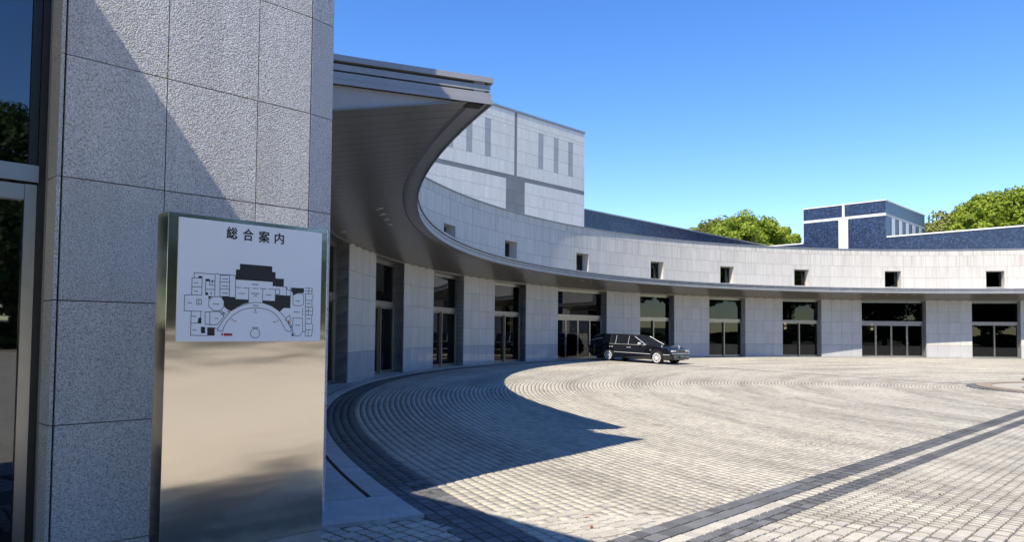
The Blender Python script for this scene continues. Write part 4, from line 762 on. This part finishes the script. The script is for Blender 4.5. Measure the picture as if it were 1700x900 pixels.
def zbot(x):
    b = .21 if -1.2 < x < 3.9 else ip(x, [(-1.47, .42), (-1.2, .24), (3.9, .23), (4.14, .34)])
    for xa_ in (XR_, XF_):
        if abs(x - xa_) <= RA_ + 1e-6: b = max(b, ZA + math.sqrt(max(0, RA_ ** 2 - (x - xa_) ** 2)))
    return b
v, f, smo = [], [], []
for x in xs:
    zb, zt, w_ = zbot(x), ip(x, ZT), ip(x, WD); h = zt - zb
    sec = [(0, zt + .03), (w_ * .55, zt + .024), (w_ * .88, zt), (w_ - .025, zt - .04), (w_, zt - .12 if h > .3 else zt - h * .5), (w_ + .004, zb + max(h * .35, .02)), (w_ - .015, zb), (w_ - .22, zb), (0, zb)]
    full = [(-y, z) for y, z in sec[1:-1]][::-1]
    ring_ = sec + full                                     # top centre -> +y side -> bottom -> -y side
    v += [(x, y, z) for y, z in ring_]
kk = 16
for i in range(len(xs) - 1):
    for j in range(kk): f.append((i * kk + j, i * kk + (j + 1) % kk, (i + 1) * kk + (j + 1) % kk, (i + 1) * kk + j))
f += [tuple(range(kk)), tuple(reversed([(len(xs) - 1) * kk + j for j in range(kk)]))]
b = MB(); b.add(v, f); b.build('body', BLK, car, smooth=True)
md = car.children[0].modifiers.new('edge', 'EDGE_SPLIT'); md.split_angle = R_(38)
# greenhouse
ZR = [(-1.40, .95), (-1.18, 1.32), (-1.02, 1.43), (-.6, 1.475), (.4, 1.50), (1.2, 1.48), (1.62, 1.42), (1.85, 1.33), (2.52, .985)]
gx = [-1.40, -1.3, -1.18, -1.02, -.8, -.6, -.42, -.04, .10, .45, .49, .9, 1.30, 1.34, 1.62, 1.85, 2.1, 2.35, 2.52]
def hw_(z): return .855 - (z - .94) * .36
cat = {k_: MB() for k_ in ('roof', 'windshield', 'rear_window', 'quarter_panel', 'side_window')}
pillars = MB()
def sec_(x):
    zt = ip(x, ZR); ze = max(.945, zt - .05); a_, b_ = hw_(.94), hw_(ze)
    return [(a_, .94), (b_, ze), (b_ - .07, max(.95, zt)), (0, max(.955, zt + .03))]
for i in range(len(gx) - 1):
    x0, x1 = gx[i], gx[i + 1]; s0, s1 = sec_(x0), sec_(x1); xm = (x0 + x1) / 2
    for sg in (1, -1):
        for j in range(3):
            q = [(x0, sg * s0[j][0], s0[j][1]), (x1, sg * s1[j][0], s1[j][1]), (x1, sg * s1[j + 1][0], s1[j + 1][1]), (x0, sg * s0[j + 1][0], s0[j + 1][1])]
            if j == 0: key = 'quarter_panel' if -.42 <= xm <= .10 else 'side_window'
            elif xm > 1.62: key = 'windshield' if j == 2 else 'roof'
            elif xm < -1.02: key = 'rear_window' if j == 2 else 'roof'
            else: key = 'roof'
            cat[key].add(q, [(0, 1, 2, 3)])
def weld(mb):
    m = {}; nv = []; r_ = []
    for p in mb.v:
        k_ = tuple(round(c, 5) for c in p)
        if k_ not in m: m[k_] = len(nv); nv.append(p)
        r_.append(m[k_])
    mb.v = nv; mb.f = [tuple(dict.fromkeys(r_[i] for i in q)) for q in mb.f]; keep_ = [i for i, q in enumerate(mb.f) if len(q) > 2]
    mb.f = [mb.f[i] for i in keep_]; mb.mi = [0] * len(mb.f); return mb
for k_, mt in (('roof', BLK), ('windshield', WGL), ('rear_window', CGL), ('quarter_panel', VIN), ('side_window', CGL)): weld(cat[k_]).build(k_, mt, car, smooth=(k_ in ('roof', 'windshield')))
for sg in (1, -1):
    def side_pt(x, z, o_=.006): return (x, sg * (hw_(z) + o_), z)
    def bar(p, q, r0, nm, mt=CHROME): MB().cyl(p, q, r0, r0, 6).build(nm, mt, car)
    for xp in (.47, 1.32): bar(side_pt(xp, .95), side_pt(xp - .02, 1.42), .010, 'pillar_trim')
    bar((2.50, sg * .86, .965), (1.66, sg * .70, 1.40), .014, 'windshield_pillar')
    bar(side_pt(.02, .955), side_pt(2.45, .955), .008, 'belt_trim'); bar(side_pt(-1.25, 1.12), side_pt(-.50, 1.27), .012, 'quarter_trim')
    bar((.40, sg * .903, .52), (2.82, sg * .908, .50), .013, 'side_moulding'); bar((3.60, sg * .890, .50), (3.95, sg * .815, .50), .013, 'side_moulding')
    for xh in (.20, 1.40):
        h_ = MB(); h_.box(xh, xh + .15, sg * .90 - .012, sg * .90 + .02, .785, .815); h_.box(xh - .11, xh - .05, sg * .90 - .012, sg * .90 + .014, .775, .82); h_.build('door_handle', CHROME, car)
    m_ = MB(); m_.box(2.10, 2.24, sg * .97 - .11, sg * .97 + .07, .97, 1.09); m_.build('door_mirror', CHROME, car, bevel=.03)
    MB().box(3.98, 4.135, sg * .62 - .16, sg * .62 + .16, .64, .75).build('headlight', HLM, car, bevel=.03)
    MB().box(4.05, 4.15, sg * .58 - .10, sg * .58 + .10, .37, .43).build('fog_light', HLM, car, bevel=.02)
    MB().box(2.78, 2.86, sg * .902 - .01, sg * .902 + .012, .70, .73).build('indicator', HLM, car)
    MB().box(-1.49, -1.40, sg * .68 - .12, sg * .68 + .12, .62, .84).build('tail_light', plain('tail_red', (.2, .01, .01), .2), car, bevel=.02)
    MB().cyl((3.45, sg * .78, .90), (3.45, sg * .78, .99), .02, .03, 8).build('fender_marker', CHROME, car)
    for xa_ in (XR_, XF_):
        ty = MB(); y0, y1 = sg * .895, sg * .66
        for ra, rb, ya, yb in ((.325, .325, y0 - sg * .03, y1),): ty.cyl((xa_, ya, ZA), (xa_, yb, ZA), ra, rb, 28)
        ty.cyl((xa_, y0, ZA), (xa_, y0 - sg * .03, ZA), .295, .325, 28); wh = ty.build('wheel', RUB, car)
        rim = MB(); rim.cyl((xa_, y0 + sg * .002, ZA), (xa_, y0 - sg * .05, ZA), .04, .05, 12)
        for t in np.linspace(0, 2 * math.pi, 10, endpoint=False):
            c_, s_ = math.cos(t), math.sin(t); p_ = lambda r_, o_: (xa_ + r_ * c_ - o_ * s_, ZA + r_ * s_ + o_ * c_)
            pts = [p_(.03, -.022), p_(.215, -.016), p_(.215, .016), p_(.03, .022)]
            vv = [(x_, y0 + sg * .004, z_) for x_, z_ in pts] + [(x_, y0 - sg * .03, z_) for x_, z_ in pts]
            rim.add(vv, [(0, 1, 2, 3), (7, 6, 5, 4), (0, 4, 5, 1), (1, 5, 6, 2), (2, 6, 7, 3), (3, 7, 4, 0)])
        n_ = 28; vv = []; ff = []
        for i in range(n_):
            t = 2 * math.pi * i / n_
            for r_, o_ in ((.245, .004), (.205, .004), (.205, -.02), (.245, -.02)): vv.append((xa_ + r_ * math.cos(t), y0 + sg * o_, ZA + r_ * math.sin(t)))
        for i in range(n_):
            j_ = (i + 1) % n_
            for q_ in range(4): ff.append((i * 4 + q_, j_ * 4 + q_, j_ * 4 + (q_ + 1) % 4, i * 4 + (q_ + 1) % 4))
        rim.add(vv, ff); rim.build('rim', ALLOY, wh)
gr_ = MB()
for i in range(9): gr_.box(4.08, 4.135, -.36 + i * .085, -.335 + i * .085, .61, .755)
gr_.box(4.08, 4.14, -.39, .39, .755, .78); gr_.box(4.08, 4.14, -.39, .39, .59, .61); gr_.build('grille', ALU, car)
MB().box(3.90, 4.19, -.80, .80, .42, .55).build('bumper', BLK, car, bevel=.05); MB().box(4.0, 4.195, -.74, .74, .555, .575).build('bumper_trim', CHROME, car)
MB().box(3.95, 4.16, -.72, .72, .25, .36).build('air_dam', BLK, car, bevel=.03)
MB().box(4.192, 4.205, -.165, .165, .37, .52).build('number_plate', PLT, car)
MB().cyl((4.0, 0, .83), (4.0, 0, .93), .02, .03, 8).build('hood_ornament', CHROME, car)
MB().box(-1.52, -1.30, -.80, .80, .40, .56).build('rear_bumper', BLK, car, bevel=.05)
MB().box(-1.0, 3.9, -.62, .62, .20, .40).build('underbody', RUB, car)
MB().box(-.90, -.7, -.75, .75, .12, .30).build('rear_valance', RUB, car)
# ================================================================== small things on the paving
LF = plain('dry_leaf', (.22, .08, .03), .7)
for (x, y, rz_) in ((-25.85, -14.12, .3), (-25.848, -14.413, 1.2), (-24.216, -12.86, 2.0), (-22.195, -12.774, .7), (-27.894, -12.094, 1.6)):
    o = MB().add([(-.03, 0, .0), (-.007, -.012, .005), (.03, 0, .009), (.0, .014, .006), (.0, 0, .002)], [(0, 1, 4), (1, 2, 4), (2, 3, 4), (3, 0, 4)]).build('fallen_leaf', LF, None, (x, y, float(gz(math.hypot(x, y))) + .004), rz_)
    tag(o, 'small dry brown leaf lying on the granite setts', 'leaf', 'fallen leaves on the paving')
GRS = plain('weed_green', (.12, .15, .03), .7)
b = MB(); r = random.Random(5)
for cx_, cy_, n, s_ in ((-21.95, -9.4, 70, .25), (-21.3, -8.2, 34, .15), (-21.1, -8.75, 24, .2), (-19.65, -8.25, 30, .2), (-22.6, -9.8, 24, .2), (-18.4, -7.0, 14, .15)):
    for i in range(n):
        x, y = cx_ + r.gauss(0, s_), cy_ + r.gauss(0, s_ * .7); z = float(gz(math.hypot(x, y))); t = r.uniform(0, 6.3); h = r.uniform(.008, .028); q = .006
        b.add([(x - q * math.sin(t), y + q * math.cos(t), z - .01), (x + q * math.sin(t), y - q * math.cos(t), z - .01), (x + .02 * math.cos(t), y + .02 * math.sin(t), z + h)], [(0, 1, 2)])
tag(b.build('weeds', GRS), kind='stuff')
b = MB(); r = random.Random(9)
for i in range(260):
    t = r.uniform(0, 6.3); rr_ = r.uniform(0, .46); x, y = rr_ * math.cos(t), rr_ * math.sin(t); h = r.uniform(.1, .3); e = r.uniform(-.12, .12); e2 = r.uniform(-.12, .12)
    b.add([(x - .03, y, .25), (x + .03, y, .25), (x + .05 + e, y + e2, .25 + h), (x - .02 + e, y + e2, .25 + h * .9)], [(0, 1, 2, 3)])
b.build('foliage', GRS, pl)
